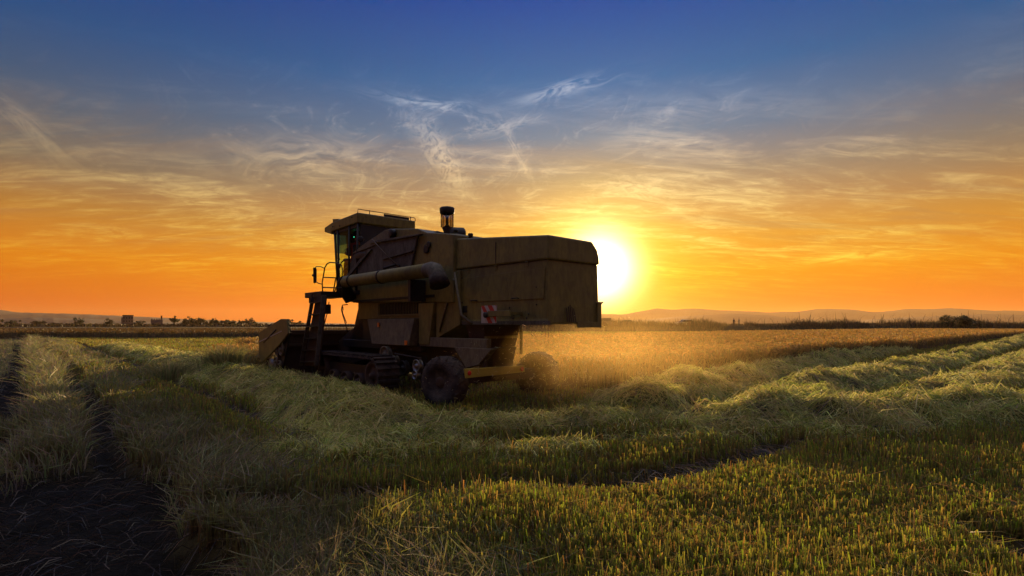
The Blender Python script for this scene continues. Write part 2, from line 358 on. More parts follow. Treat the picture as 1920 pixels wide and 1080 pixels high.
# straw windrows -----------------------------------------------------
x, y = scatter(2300, 6, 1.65, 5.0, 90); C = cover(x, y); ok = (C[3] > .035) & (C[0] < .3) & (rng.random(len(x)) < .25 + 2.2 * (fbm(x * 3.3, y * 3.3, 75, 2) - .22)); x, y = x[ok], y[ok]; n = len(x)
z = height(x, y); a_, b_ = ab(x, y)
L = .14 + .42 * rng.random(n); aw = np.where(x < 0, rad(132), rad(48)) + rng.normal(size=n) * 1.0 + (fbm(x * 3.4, y * 3.4, 70, 2) - .5) * 13
ddx, ddy = np.cos(aw) * L, np.sin(aw) * L; ry = rng.random(n)
P0 = np.stack([x - ddx / 2, y - ddy / 2, z + .01 + .05 * ry], 1)
P0[:, 2] = np.maximum(height(P0[:, 0], P0[:, 1]) - .02, P0[:, 2] - .12); P1 = np.stack([x + rng.normal(size=n) * .03, y + rng.normal(size=n) * .03, z + .02 + .16 * rng.random(n) ** 2], 1)
e2 = height(x + ddx / 2, y + ddy / 2); P2 = np.stack([x + ddx / 2, y + ddy / 2, e2 + .01 + .10 * rng.random(n) ** 2 + .20 * rng.random(n) * (rng.random(n) < .16)], 1)
w = (.005 + .009 * rng.random(n) ** 2) * (np.maximum(y, 6) / 6) ** .62
ct = pick([(.52, .52, .13), (.38, .42, .08), (.62, .58, .18), (.54, .46, .18), (.22, .26, .05), (.64, .52, .20)], n)
ct = ct * (.45 + 1.1 * fbm(x * 2.1, y * 2.1, 76, 3))[:, None] * np.array([1, 1, 1]) + (fbm(x * 1.1, y * 1.1, 77, 2) - .5)[:, None] * np.array([.12, .02, .02]); ct = ct.clip(.02, .8)
v, f, c = blade_arrays(P0, P1, P2, w, .3, ct * .9, ct); o = np_mesh('straw_windrow', v, f, PG, c)
tag(o, 'loose green grey straw lying in long windrows across the cut field', 'straw', kind='stuff')

# loose straw in the ruts and on the mud -------------------------------
x, y = scatter(900, 3.3, 1.5, 1.8, 40); C = cover(x, y); ok = ((C[1] > .2) & (rng.random(len(x)) < .13 * (.2 + 1.4 * fbm(x, y, 81)))) | (C[2] > .15) | (rng.random(len(x)) < .3); ok &= (C[0] < .3)
x, y = x[ok], y[ok]; n = len(x); z = height(x, y); L = .08 + .28 * rng.random(n); aw = rng.random(n) * 6.28
P0 = np.stack([x, y, z + .015], 1); P2 = np.stack([x + np.cos(aw) * L, y + np.sin(aw) * L, 0 * z], 1); P2[:, 2] = height(P2[:, 0], P2[:, 1]) + .02 + .05 * rng.random(n); P1 = (P0 + P2) / 2; P1[:, 2] += .02 + .03 * rng.random(n)
ct = pick([(.09, .065, .045), (.04, .035, .03), (.10, .065, .04), (.03, .027, .022)], n); ct = np.where((C[1][ok] < .2)[:, None], ct * 3.4, ct)
v, f, c = blade_arrays(P0, P1, P2, .0045 * (np.maximum(y, 3) / 3.3) ** .7 * (.6 + rng.random(n)), .4, ct, ct)
o = np_mesh('loose_straw', v, f, PM, c); tag(o, 'stray straws scattered over the dark wheel ruts and bare mud', 'straw', kind='stuff')

# grey weeds and tall stubble on the left strips ------------------------
x, y = scatter(2300, 3.3, 1.55, 2.2, 60); a_, b_ = ab(x, y); wv = (fbm(x * .8, y * .8, 90) - .5); b_ = b_ + (fbm(x * .22, y * .22, 55) - .5) * 1.1 * ss(a_, 5, 12) + (fbm(x * 1.1, y * 1.1, 56) - .5) * .5
s1 = (np.abs(b_ - .12 - wv * .5) < .42) & (a_ > 8.0 + 3 * wv) & (rng.random(len(x)) < .15 + 1.5 * fbm(x * 1.3, y * 1.3, 91) ** 1.5); s2 = (b_ > 1.0 + wv * .6) & (b_ < 2.5 + wv) & (a_ > 2.2) & (cover(x, y)[2] < .3)
s3 = (b_ < -.9 + wv) & (a_ > 18) & (rng.random(len(x)) < .5)
s4 = (np.abs(b_ - 1.15 - wv) < .35) & (a_ < 7)
ok = s1 | (s2 & (rng.random(len(x)) < .9 * (2.6 * fbm(x * 1.8, y * 1.8, 93, 3) - .85))) | s3 | (s4 & (rng.random(len(x)) < .5)); x, y, a_, b_, s1 = keep(ok, x, y, a_, b_, s1); n = len(x)
z = height(x, y) + .0; tall = fbm(x * .55, y * .55, 95)
h = np.where(s1, .38, np.where(b_ < 2.0, .27, .20)) * (.5 + .9 * tall) * (.6 + .6 * rng.random(n)) * (1 + .5 * ss(y, 10, 20)); w = (.004 + .007 * rng.random(n) ** 2) * (np.maximum(y, 3) / 3.3) ** .62
ct = pick([(.34, .30, .14), (.26, .30, .10), (.34, .26, .15), (.22, .26, .10), (.38, .36, .12), (.26, .20, .15)], n)
bx = (fbm(x * 1.4, y * 1.4, 97, 2) - .5) * .8 + .25 * rng.normal(size=n); by = (fbm(x * 1.4, y * 1.4, 98, 2) - .5) * .8 + .25 * rng.normal(size=n)
A = upright(x, y, z, h, 1.0, w, .12, ct * .7, ct, .5, (bx, by))
v, f, c = A; o = np_mesh('weedy_grass', v, f, PM, c); tag(o, 'rough greyish grass and tall stubble between the muddy ruts on the left', 'grass', kind='stuff')

# standing rice ----------------------------------------------------
x, y = scatter(520, 12, 1.62, 9, 130, 1.15); C = cover(x, y); ok = (C[0] > .5) & (levee(x, y) < .2); x, y = x[ok], y[ok]; n = len(x); z = height(x, y)
tall = fbm(x * .35, y * .35, 100); far = ss(y, 20, 60)
h = (.62 + .22 * rng.random(n)) * (.85 + .3 * tall); w = (.006 + .006 * rng.random(n)) * (np.maximum(y, 11) / 12) ** .8
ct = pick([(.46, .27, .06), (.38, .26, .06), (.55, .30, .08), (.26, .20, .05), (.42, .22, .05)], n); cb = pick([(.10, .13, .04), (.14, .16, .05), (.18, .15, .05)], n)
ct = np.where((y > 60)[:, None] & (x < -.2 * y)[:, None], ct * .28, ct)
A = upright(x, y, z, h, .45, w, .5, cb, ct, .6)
k = rng.random(n) < .55; m_ = int(k.sum()); hh = h[k]; az_ = rng.random(m_) * 6.28; r_ = .05 + .12 * rng.random(m_)     # nodding ears
P0 = np.stack([x[k], y[k], z[k] + hh * .85], 1); P1 = P0 + np.stack([np.cos(az_) * r_ * .5, np.sin(az_) * r_ * .5, .09 + .08 * rng.random(m_)], 1); P2 = P0 + np.stack([np.cos(az_) * r_ * 1.5, np.sin(az_) * r_ * 1.5, .03 + .14 * rng.random(m_)], 1)
B = blade_arrays(P0, P1, P2, w[k] * 2.0, .4, ct[k], ct[k] * 1.15)
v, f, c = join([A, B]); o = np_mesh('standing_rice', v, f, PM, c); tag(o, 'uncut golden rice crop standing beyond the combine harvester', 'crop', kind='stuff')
# the dense body of the crop seen as one mass
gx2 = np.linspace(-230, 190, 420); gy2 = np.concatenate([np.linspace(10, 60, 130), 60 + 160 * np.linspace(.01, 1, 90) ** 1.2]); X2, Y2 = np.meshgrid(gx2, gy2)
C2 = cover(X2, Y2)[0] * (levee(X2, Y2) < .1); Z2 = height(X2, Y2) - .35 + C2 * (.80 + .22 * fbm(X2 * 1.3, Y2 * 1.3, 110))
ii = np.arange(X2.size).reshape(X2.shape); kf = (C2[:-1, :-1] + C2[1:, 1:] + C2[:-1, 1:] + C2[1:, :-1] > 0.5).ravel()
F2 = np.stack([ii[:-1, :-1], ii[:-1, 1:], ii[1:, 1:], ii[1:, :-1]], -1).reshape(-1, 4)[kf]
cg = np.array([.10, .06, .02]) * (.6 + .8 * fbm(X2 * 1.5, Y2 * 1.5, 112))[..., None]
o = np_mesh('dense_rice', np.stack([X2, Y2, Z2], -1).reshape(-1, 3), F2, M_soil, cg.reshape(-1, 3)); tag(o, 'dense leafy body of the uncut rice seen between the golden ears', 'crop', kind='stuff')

# levee weeds ------------------------------------------------------
n = 26000; x = rng.random(n) ** .9 * 200 - 18; c_ = 126 - .07 * x + 3 * np.sin(x * .02); y = c_ + rng.normal(size=n) * 3.2 - 1.0
clump = fbm(x * .22, y * .1, 120); ok = (rng.random(n) < .25 + clump * 1.3) & ~(np.abs(x - .418 * y) < 2.2); x, y, clump = x[ok], y[ok], clump[ok]; n = len(x); z = height(x, y)
h = (.55 + 2.4 * np.clip(clump - .35, 0, 1) * 1.8 * rng.random(n) + 1.3 * (rng.random(n) < .02)) * (1 + .5 * ss(x, 50, 75)); w = .05 + .06 * rng.random(n)
ct = pick([(.10, .07, .03), (.14, .09, .04), (.07, .06, .03)], n); v, f, c = upright(x, y, z, h, .7, w, .3, ct, ct * 1.2, .4)
o = np_mesh('levee_weeds', v, f, PM, c); tag(o, 'dark dry weeds growing along the raised farm track', 'weeds', kind='stuff')

# ------------------------------------------------------------------ hills
def ridge(name, pts, dist, depth, material):
    """pts: (bearing px, height px) of the skyline, turned into metres at its real distance"""
    px = np.linspace(pts[0][0], pts[-1][0], 260); hp = np.interp(px, [p[0] for p in pts], [p[1] for p in pts])
    hp = hp + (fbm(px * .03, px * 0 + dist, 130) - .5) * 2.0 * np.clip(hp / 8, 0, 1) + (fbm(px * .2, px * 0 + dist, 131) - .5) * .7 * np.clip(hp / 8, 0, 1)
    rows = []; 
    for s_, hf in ((-1, -.05), (-.6, .25), (-.3, .65), (0, 1), (.5, .6), (1, -.05)):
        d = dist + s_ * depth * (.8 + .4 * fbm(px * .05, px * 0 + s_, 132)); hh = hp / 1000 * dist * hf * (1 + (0 if hf == 1 else .3) * (fbm(px * .06, px * 0 + s_ * 3, 133) - .5)) + CAMH * (hf == 1)
        rows.append(np.stack([(px - 960) / 1000 * d, d, hh - (hf < 0) * 3], 1))
    vv = np.concatenate(rows); n = len(px); i = np.arange(n - 1)
    ff = np.concatenate([np.stack([r * n + i, r * n + i + 1, (r + 1) * n + i + 1, (r + 1) * n + i], 1) for r in range(5)])
    o = np_mesh(name, vv, ff, material, None, True); return tag(o, kind='structure')
M_hill = mat('hillside', (.05, .05, .03), .95, var=.4, sc=.01)
ridge('hills', [(-700, 30), (-400, 34), (-200, 32), (0, 28), (30, 24), (100, 21), (180, 19), (250, 16), (330, 12), (420, 8), (500, 5), (620, 3), (760, 0)], 3000, 500, M_hill)
ridge('hills', [(-700, 16), (-300, 22), (0, 12), (60, 14), (150, 12), (220, 8), (330, 5), (470, 2), (560, 0)], 1900, 300, M_hill)
ridge('hills', [(980, 10), (1050, 18), (1130, 20), (1170, 19), (1200, 25), (1232, 31), (1262, 28), (1300, 30), (1380, 26), (1440, 23), (1490, 24), (1530, 29), (1560, 30), (1600, 28), (1640, 24), (1700, 29), (1780, 31), (1860, 27), (1920, 26), (2100, 34), (2400, 30), (2700, 38)], 5600, 700, M_hill)
ridge('hills', [(1000, 6), (1180, 8), (1290, 16), (1370, 21), (1440, 18), (1500, 10), (1600, 8), (1700, 14), (1850, 20), (1960, 17), (2200, 22), (2600, 24)], 4000, 500, M_hill)

# ------------------------------------------------------------------ mesh kit for hard objects
class MB:
    def __init__(s): s.v = []; s.f = []; s.sm = []
    def add(s, vs, fs, smooth=False):
        o = len(s.v); s.v += [tuple(q) for q in vs]; s.f += [tuple(i + o for i in f_) for f_ in fs]; s.sm += [smooth] * len(fs); return s
    def hexa(s, p):      # 8 points: bottom ring 0-3, top ring 4-7
        return s.add(p, [(3, 2, 1, 0), (4, 5, 6, 7), (0, 1, 5, 4), (1, 2, 6, 5), (2, 3, 7, 6), (3, 0, 4, 7)])
    def box(s, a, b):
        (x0, y0, z0), (x1, y1, z1) = a, b
        return s.hexa([(x0, y0, z0), (x1, y0, z0), (x1, y1, z0), (x0, y1, z0), (x0, y0, z1), (x1, y0, z1), (x1, y1, z1), (x0, y1, z1)])
    def prism(s, poly, y0, y1, ax=1, shift=None):    # polygon in the two other axes, extruded along axis ax
        def mk(p, t):
            if ax == 1: return (p[0], t, p[1])
            if ax == 0: return (t, p[0], p[1])
            return (p[0], p[1], t)
        n = len(poly); vs = [mk(p, y0) for p in poly] + [mk(p if shift is None else (p[0] + shift[0], p[1] + shift[1]), y1) for p in poly]
        return s.add(vs, [tuple(range(n))[::-1], tuple(range(n, 2 * n))] + [(i, (i + 1) % n, n + (i + 1) % n, n + i) for i in range(n)])
    def rings(s, rings, closed_ring=True, cap=True, smooth=True):
        n = len(rings[0]); vs = [p for r in rings for p in r]; fs = []
        for k in range(len(rings) - 1):
            for i in range(n): fs.append((k * n + i, k * n + (i + 1) % n, (k + 1) * n + (i + 1) % n, (k + 1) * n + i))
        if cap: fs += [tuple(range(n))[::-1], tuple(range((len(rings) - 1) * n, len(rings) * n))]
        return s.add(vs, fs, smooth)
    def tube(s, pts, r, n=10, cap=True):
        pts = [Vector(p) for p in pts]; R_ = []; up = Vector((.13, .27, .95)).normalized()
        for i, p in enumerate(pts):
            d = (pts[min(i + 1, len(pts) - 1)] - pts[max(i - 1, 0)]).normalized(); a = d.cross(up)
            if a.length < .1: a = d.cross(Vector((1, 0, 0)))
            a.normalize(); b = d.cross(a).normalized(); rr = r[i] if isinstance(r, (list, tuple)) else r
            R_.append([p + (a * math.cos(t) + b * math.sin(t)) * rr for t in [6.2832 * k / n for k in range(n)]])
        return s.rings(R_, cap=cap)
    def lathe(s, c, axis, prof, n=24, smooth=True):   # prof: (offset along axis, radius)
        c = Vector(c); ax = Vector(axis).normalized(); a = ax.orthogonal().normalized(); b = ax.cross(a)
        return s.rings([[c + ax * o + (a * math.cos(t) + b * math.sin(t)) * r for t in [6.2832 * k / n for k in range(n)]] for o, r in prof], smooth=smooth)
    def build(s, name, material, parent=None, bevel=0.0, label=None):
        me = bpy.data.meshes.new(name); me.from_pydata(s.v, [], s.f)
        me.polygons.foreach_set('use_smooth', s.sm); me.materials.append(material); me.update()
        bm = bmesh.new(); bm.from_mesh(me); bmesh.ops.recalc_face_normals(bm, faces=bm.faces); bm.to_mesh(me); bm.free()
        o = bpy.data.objects.new(name, me); COL.objects.link(o); o.parent = parent
        if bevel:
            md = o.modifiers.new('bevel', 'BEVEL'); md.width = bevel; md.segments = 2; md.limit_method = 'ANGLE'; md.angle_limit = rad(40)
        if label: o['label'] = label
        return o
def copy_tree(o, parent=None):
    c = o.copy(); COL.objects.link(c); c.parent = parent
    for ch in list(o.children): copy_tree(ch, c)
    return c

M_paint = mat('old_yellow_paint', (.24, .205, .050), .55, var=.3, sc=1.8, col2=(.15, .125, .045), bump=.22, bsc=2.2, spec=.4, grime=.28)
M_paintd = mat('dusty_panel', (.17, .155, .12), .75, sc=2.2, col2=(.09, .08, .06), bump=.2, bsc=4, spec=.2, grime=.4)
M_pale = mat('pale_panel', (.22, .18, .10), .7, sc=2.5, col2=(.14, .12, .08), bump=.15, bsc=5, spec=.3, grime=.35)
M_roofp = mat('roof_paint', (.22, .19, .035), .5, sc=2.0, col2=(.14, .12, .03), bump=.15, bsc=3, grime=.4)
M_dark = mat('dark_steel', (.03, .026, .022), .6, metal=.3, sc=5, bump=.2)
M_rust = mat('rusty_steel', (.07, .04, .025), .75, metal=.2, sc=7, bump=.2)
M_rub = mat('muddy_rubber', (.10, .075, .062), .9, sc=5, col2=(.035, .03, .028), bump=.5, bsc=25, spec=.2)
M_metal = mat('worn_metal', (.32, .30, .27), .4, metal=.8, sc=9)
M_red = mat('red_reflector', (.65, .03, .02), .3, var=.1)
M_white = mat('white_paint', (.46, .44, .40), .5, var=.15)
M_redp = mat('red_paint', (.50, .03, .025), .5, var=.2)
M_or = mat('orange_reflector', (.75, .16, .02), .3, var=.1)
def glass(name, tint, gl=.12, rough=.03):
    m = bpy.data.materials.new(name); m.use_nodes = True; t = m.node_tree; t.nodes.clear()
    a = t.nodes.new('ShaderNodeBsdfTransparent'); a.inputs[0].default_value = (*tint, 1); b = t.nodes.new('ShaderNodeBsdfGlossy'); b.inputs['Roughness'].default_value = rough
    x = t.nodes.new('ShaderNodeMixShader'); x.inputs[0].default_value = gl; o = t.nodes.new('ShaderNodeOutputMaterial')
    t.links.new(a.outputs[0], x.inputs[1]); t.links.new(b.outputs[0], x.inputs[2]); t.links.new(x.outputs[0], o.inputs[0]); return m
M_glass = glass('cab_glass', (.84, .90, .78), .04); M_tint = glass('tinted_glass', (.30, .46, .62), .03); M_bowl = glass('clear_bowl', (.62, .52, .36), .15, .15)
def emi(name, col, s):
    m = bpy.data.materials.new(name); m.use_nodes = True; b = m.node_tree.nodes['Principled BSDF']; b.inputs['Base Color'].default_value = (0, 0, 0, 1)
    b.inputs['Emission Color'].default_value = (*col, 1); b.inputs['Emission Strength'].default_value = s; return m

# ------------------------------------------------------------------ the combine harvester
# local axes: X forward, Y to its left (towards the camera side), Z up;   q(u, v, z): v counts to its right
PX0, PY0 = .63, 9.0
CH = empty('combine_harvester', (PX0, PY0, 0), rad(132), label='old yellow combine harvester working in the rice field, seen from its rear left side', cat='combine harvester')
q = lambda u, v, z: (u, -v, z)
def uz(px, py, v):                                   # a sighted point brought to the true plane v
    k = (px - 960) / 1000; u = (k * (PY0 + v * CF) - PX0 - v * SF) / (-CF - k * SF); yy = PY0 + u * SF + v * CF
    return (u, CAMH + (609 - py) / 1000 * yy)
def plate(mb, pts, v0, v1): return mb.prism([uz(x_, y_, v0) for x_, y_ in pts], -v0, -v1)
def bolts(par, uzs, v, r=.014):
    for u_, z_ in uzs: MB().lathe(q(u_, v, z_), (0, 1, 0), [(0, r), (.012, r), (.016, r * .6)], 8).build('bolt', M_dark, par)

# rear straw hood
sec = [(-.03, 0), (1.33, 0), (1.31, .24), (1.27, .32), (1.13, 1), (-.02, 1)]
m = MB().rings([[q(u_, v_, zl + (k_ if k_ in (0, 1) else k_) * (zh - zl)) for v_, k_ in ((-.03, 0), (1.35, 0), (1.33, .35), (1.28, .66), (1.13, 1), (-.02, 1))] for u_, zl, zh in ((0, 2.66, 3.07), (2.84, 2.68, 3.34))], smooth=False)
hood = m.build('straw_hood', M_paint, CH, .03)
m = MB().hexa([q(.05, 0, 1.57), q(2.56, 0, 1.57), q(2.66, 1.33, 1.57), q(.02, 1.35, 1.57), q(.04, 0, 2.658), q(2.80, 0, 2.678), q(2.80, 1.32, 2.678), q(.03, 1.32, 2.658)])
m.build('lower_cover', M_paint, hood, .02)
m = MB().prism([uz(x_, y_, -.004) for x_, y_ in ((872, 555), (884, 566), (1020, 560), (1023, 502), (868, 522))], .006, .014)
m.build('side_door', M_paint, hood, .006)
m = MB().box(q(.0, -.012, 1.55), q(2.5, .03, 1.62)); m.build('edge_strip', M_paintd, hood, .004)
m = MB().prism([(-.70, 1.50), (-1.372, 1.50), (-1.372, 1.93), (-1.34, 1.98), (-1.26, 1.96), (-1.26, 1.60), (-.70, 1.60)], -.02, .015, ax=0); m.build('rear_flap', M_paint, hood, .005)
m = MB()
for k in range(5): m.hexa([q(-.006, .42 + k * .055 + .02, 1.60), q(.0, .42 + k * .055 + .02, 1.60), q(.0, .445 + k * .055 + .02, 1.60), q(-.006, .445 + k * .055 + .02, 1.60), q(-.006, .42 + k * .055 - .01 * (k), 1.90 - .03 * abs(2 - k)), q(.0, .42 + k * .055 - .01 * k, 1.90 - .03 * abs(2 - k)), q(.0, .44 + k * .055 - .01 * k, 1.90 - .03 * abs(2 - k)), q(-.006, .44 + k * .055 - .01 * k, 1.90 - .03 * abs(2 - k))])
m.build('vent_slots', M_rust, hood)
bolts(hood, [(2.3, 1.72), (1.55, 1.66), (.9, 1.66), (.55, 1.67), (.5, 1.74), (1.0, 1.86), (.3, 1.9), (.3, 2.2), (2.45, 2.5), (2.45, 2.0)], -.004)
m = MB().box(q(2.28, -.012, 1.80), q(2.42, 0, 1.93)); m.build('hatch', M_dark, hood, .004)
m = MB().lathe(q(2.5, .25, 3.30), (0, 0, 1), [(0, .045), (.09, .045), (.09, .055), (.13, .055), (.14, .04)], 16); m.build('filler_cap', M_rust, hood)
m = MB().box(q(-.03, 1.34, 1.93), q(.02, 1.375, 1.97)).tube([q(-.01, 1.38, 1.97), q(-.03, 1.41, 1.96)], .015); m.build('latch', M_dark, hood, .006)
for uu in (.5, 1.35, 2.2): MB().box(q(uu, -.010, 2.58), q(uu + .07, .0, 2.66)).tube([q(uu, -.02, 2.655), q(uu + .07, -.02, 2.655)], .010, 8).build('hinge', M_paint, hood, .004)
for uu in (.75, 1.95): MB().tube([q(uu, -.002, 2.02), q(uu, -.05, 2.03), q(uu + .16, -.05, 2.03), q(uu + .16, -.002, 2.02)], .010, 8).build('panel_handle', M_dark, hood)
MB().box(q(1.36, -.034, 2.70), q(1.375, -.024, 3.10)).build('seam', M_rust, hood)
MB().hexa([q(.02, -.012, 1.62), q(2.46, -.012, 1.62), q(2.46, 0, 1.62), q(.02, 0, 1.62), q(.02, -.004, 1.655), q(2.46, -.004, 1.655), q(2.46, 0, 1.655), q(.02, 0, 1.655)]).build('lower_rib', M_paint, hood)
# hazard board with red and white stripes on a bracket
hb = MB().box(q(1.03, -.30, 1.58), q(1.46, -.28, 1.90)).build('hazard_board', M_white, CH, .003)
b0, b1, zb0, zb1 = 1.03, 1.46, 1.58, 1.90
stripes = MB()
for k, off in enumerate((0, .22, .44)):
    poly = [(b1 - .02 - off + .12, zb1), (b1 - .02 - off, zb1), (b1 - .02 - off + .24, zb0) , (b1 - .02 - off + .36, zb0)]
    # clip to the board
    cl_ = []
    for (ux, zx) in poly: cl_.append((min(max(ux, b0), b1), zx))
    if cl_[0][0] - cl_[1][0] > .005 or cl_[3][0] - cl_[2][0] > .005:
        if cl_[3][0] - cl_[2][0] < .005:      # lower end runs off the edge: shorten to a triangle/quad
            tcut = (b1 - poly[1][0]) / .24; cl_ = [(min(poly[0][0], b1), zb1), (poly[1][0], zb1), (b1, zb1 - .32 * tcut)] + ([(b1, zb1 - .32 * max(0, (b1 - poly[0][0]) / .24))] if poly[0][0] < b1 else [])
        stripes.prism([(b0 + b1 - a_, z_) for a_, z_ in cl_], .302, .306)
stripes.build('stripes', M_redp, hb)
MB().box(q(.62, -.345, 1.70), q(1.22, -.31, 1.80)).box(q(.66, -.31, 1.72), q(.71, 0, 1.78)).box(q(1.12, -.31, 1.72), q(1.16, -.30, 1.78)).box(q(.9, -.27, 1.72), q(.94, 0, 1.78)).box(q(.9, -.275, 1.73), q(1.2, -.235, 1.77)).build('lamp_bracket', M_paint, CH, .006)
MB().lathe(q(1.28, -.31, 1.73), (0, 1, 0), [(0, .05), (.05, .055), (.06, .04)], 16).tube([q(1.28, -.33, 1.74), q(1.2, -.33, 1.75)], .012).build('side_lamp', M_dark, CH)

# main body with grain tank and engine deck
prof = [(2.62, 2.0), (2.62, 3.40), (2.95, 3.46), (3.6, 3.56), (4.0, 3.70), (5.25, 3.86), (6.55, 3.55), (7.35, 2.75), (7.35, 2.16), (3.3, 2.03)]
body = MB().prism(prof, .10, -1.25).build('body', M_paint, CH, .02)
tank = MB(); plate(tank, [(684, 458), (690, 452), (783, 440), (770, 500), (648, 520), (662, 478)], -.16, -.11); tank.build('grain_tank', M_paintd, CH, .012)
m = MB(); plate(m, [(659, 476), (684, 456), (722, 431), (735, 428), (731, 447), (690, 465)], -.19, -.17); m.build('tank_cover', M_pale, CH, .008)
m = MB(); plate(m, [(694, 452), (788, 438), (785, 441), (693, 457)], -.21, -.12); plate(m, [(690, 467), (696, 467), (652, 520), (646, 520)], -.21, -.165); plate(m, [(716, 484), (773, 468), (773, 471), (716, 487)], -.20, -.165); m.build('tank_rib', M_paintd, CH, .004)
bolts(CH, [uz(669 - .7 * i, 492 + 3.5 * i, -.17) for i in range(7)] + [uz(*p, -.17) for p in ((700, 441), (704, 440), (760, 480), (735, 500))], -.165, .011)
MB().tube([q(*((lambda a: (a[0], -.26, a[1]))(uz(698, 449, -.26)))), q(*((lambda a: (a[0], -.26, a[1]))(uz(722, 476, -.26)))), q(*((lambda a: (a[0], -.30, a[1]))(uz(748, 500, -.30))))], .013, 8).build('stay_rod', M_rust, CH)
e_ = uz(675, 479, -.195)
m = MB().lathe((e_[0], .195, e_[1]), (0, 1, 0), [(0, .2), (.012, .2), (.016, .18)], 28)
for i, vtx in enumerate(m.v): m.v[i] = (e_[0] + (vtx[0] - e_[0]) * 1.5 , vtx[1], e_[1] + (vtx[2] - e_[1]) * .42)
m.build('oval_plate', M_dark, CH)
e_ = uz(677, 449, -.2); MB().lathe((e_[0], .20, e_[1]), (-.7, .7, 0), [(-.05, .03), (-.03, .07), (.04, .08), (.05, .065)], 24).build('work_lamp', M_dark, CH)
e_ = uz(733, 437, -.2); MB().lathe((e_[0], .16, e_[1]), (0, 1, 0), [(-.05, .10), (.06, .10), (.07, .07)], 20).build('pivot', M_dark, CH)
# kidney hole on the engine panel
e_ = uz(803, 464, -.1); MB().lathe((e_[0] + .05, .102, e_[1] - .03), (0, 1, 0), [(0, .10), (.03, .10), (.03, .07)], 20).lathe((e_[0] - .04, .102, e_[1] + .05), (0, 1, 0), [(0, .075), (.033, .075), (.033, .05)], 20).build('exhaust_port', M_dark, CH)
MB().hexa([q(2.55, .0, 2.9), q(3.35, .0, 2.9), q(3.35, 1.2, 2.9), q(2.55, 1.2, 2.9), q(2.72, .05, 3.44), q(3.32, .05, 3.52), q(3.3, 1.1, 3.52), q(2.72, 1.1, 3.44)]).build('engine_cover', M_paint, CH, .03)
# pre-cleaner on the engine air intake
pc = MB().lathe(q(3.62, .45, 3.50), (0, 0, 1), [(0, .07), (.10, .065), (.22, .115), (.24, .115)], 24).build('air_intake', M_rust, CH)
MB().lathe(q(3.62, .45, 3.742), (0, 0, 1), [(0, .13), (.30, .135)], 28).build('bowl', M_bowl, pc)
MB().lathe(q(3.62, .45, 3.745), (0, 0, 1), [(0, .085), (.05, .03), (.22, .03), (.295, .09)], 20).build('core', M_dark, pc)
m = MB()
for k in range(8):
    a_ = k * .785; m.tube([(3.62 + .137 * math.cos(a_), -.45 + .137 * math.sin(a_), 3.74), (3.62 + .14 * math.cos(a_), -.45 + .14 * math.sin(a_), 4.04)], .008, 6)
m.build('bars', M_dark, pc)
MB().lathe(q(3.62, .45, 4.04), (0, 0, 1), [(0, .15), (.02, .165), (.12, .17), (.145, .15), (.155, .02), (.18, .012)], 28).build('cap', M_dark, pc)
m = MB().lathe(q(3.25, .45, 3.53), (.2, .4, 0), [(-.18, .12), (-.14, .16), (.10, .16), (.14, .11)], 22).tube([q(3.6, .4, 3.55), q(3.8, .3, 3.62), q(4.0, .2, 3.6)], .05); m.build('air_filter', M_dark, CH)
m = MB().lathe(q(2.95, .2, 3.52), (0, 0, 1), [(0, .05), (.05, .05), (.06, .03)], 14); m.build('engine_cap', M_dark, CH)

# unloading auger, folded back along the side
au = MB().lathe(q(6.85, -.48, 2.66), (-1, 0, 0), [(0, .12), (.02, .148), (3.88, .148)], 32).build('unloading_auger', M_paint, CH)
for uu in (6.45, 4.92): MB().lathe(q(uu, -.48, 2.66), (-1, 0, 0), [(0, .149), (.0, .162), (.045, .162), (.045, .149)], 32).build('clamp', M_dark, au)
m = MB().tube([q(3.0, -.48, 2.66), q(2.84, -.48, 2.665), q(2.71, -.48, 2.63), q(2.63, -.48, 2.54), q(2.58, -.48, 2.42)], [.152, .162, .172, .175, .17], 28, cap=False)
m.build('spout', M_paintd, au)
MB().tube([q(2.64, -.48, 2.56), q(2.54, -.48, 2.33)], [.17, .205], 28).build('rubber_sleeve', M_rub, au)
MB().box(q(3.62, -.5, 2.05), q(3.72, -.12, 2.52)).build('auger_rest', M_dark, CH, .006)
MB().tube([q(4.9, -.45, 2.85), q(4.75, -.2, 2.95), q(4.6, -.12, 2.9)], .03, 8).build('auger_bracket', M_dark, CH)
MB().tube([q(6.85, -.48, 2.66), q(7.0, -.45, 2.62), q(7.1, -.35, 2.45), q(7.1, -.2, 2.2)], [.165, .18, .18, .16], 22).build('auger_elbow', M_dark, CH)

# flank below the tank
MB().box(q(3.32, .02, 1.70), q(7.14, .08, 2.17)).build('side_panel', M_paint, CH, .01)
MB().box(q(3.3, -.115, 2.14), q(7.16, .1, 2.20)).build('rail', M_dark, CH, .006)
g0, g1 = 4.05, 5.95
m = MB().box(q(g0 - .06, -.01, 1.76), q(g0, .03, 2.12)).box(q(g1, -.01, 1.76), q(g1 + .06, .03, 2.12)).box(q(g0, -.01, 1.76), q(g1, .03, 1.80)).box(q(g0, -.01, 2.08), q(g1, .03, 2.12)); gr = m.build('grille_frame', M_paint, CH, .006)
m = MB()
for k in range(26): uu = g0 + .03 + k * (g1 - g0 - .05) / 26; m.box(q(uu, .004, 1.805), q(uu + .02, .018, 2.075))
m.build('grille', M_dark, gr)
tb = MB().hexa([q(4.05, -.30, 1.08), q(5.75, -.30, 1.08), q(5.6, .1, 1.08), q(4.05, .1, 1.08), q(3.92, -.22, 1.69), q(6.15, -.22, 1.69), q(6.15, .1, 1.69), q(3.92, .1, 1.69)]).build('tool_box', M_pale, CH, .015)
m = MB().box(q(5.42, -.285, 1.50), q(5.50, -.262, 1.60)); m.build('reflector', M_or, tb, .004)
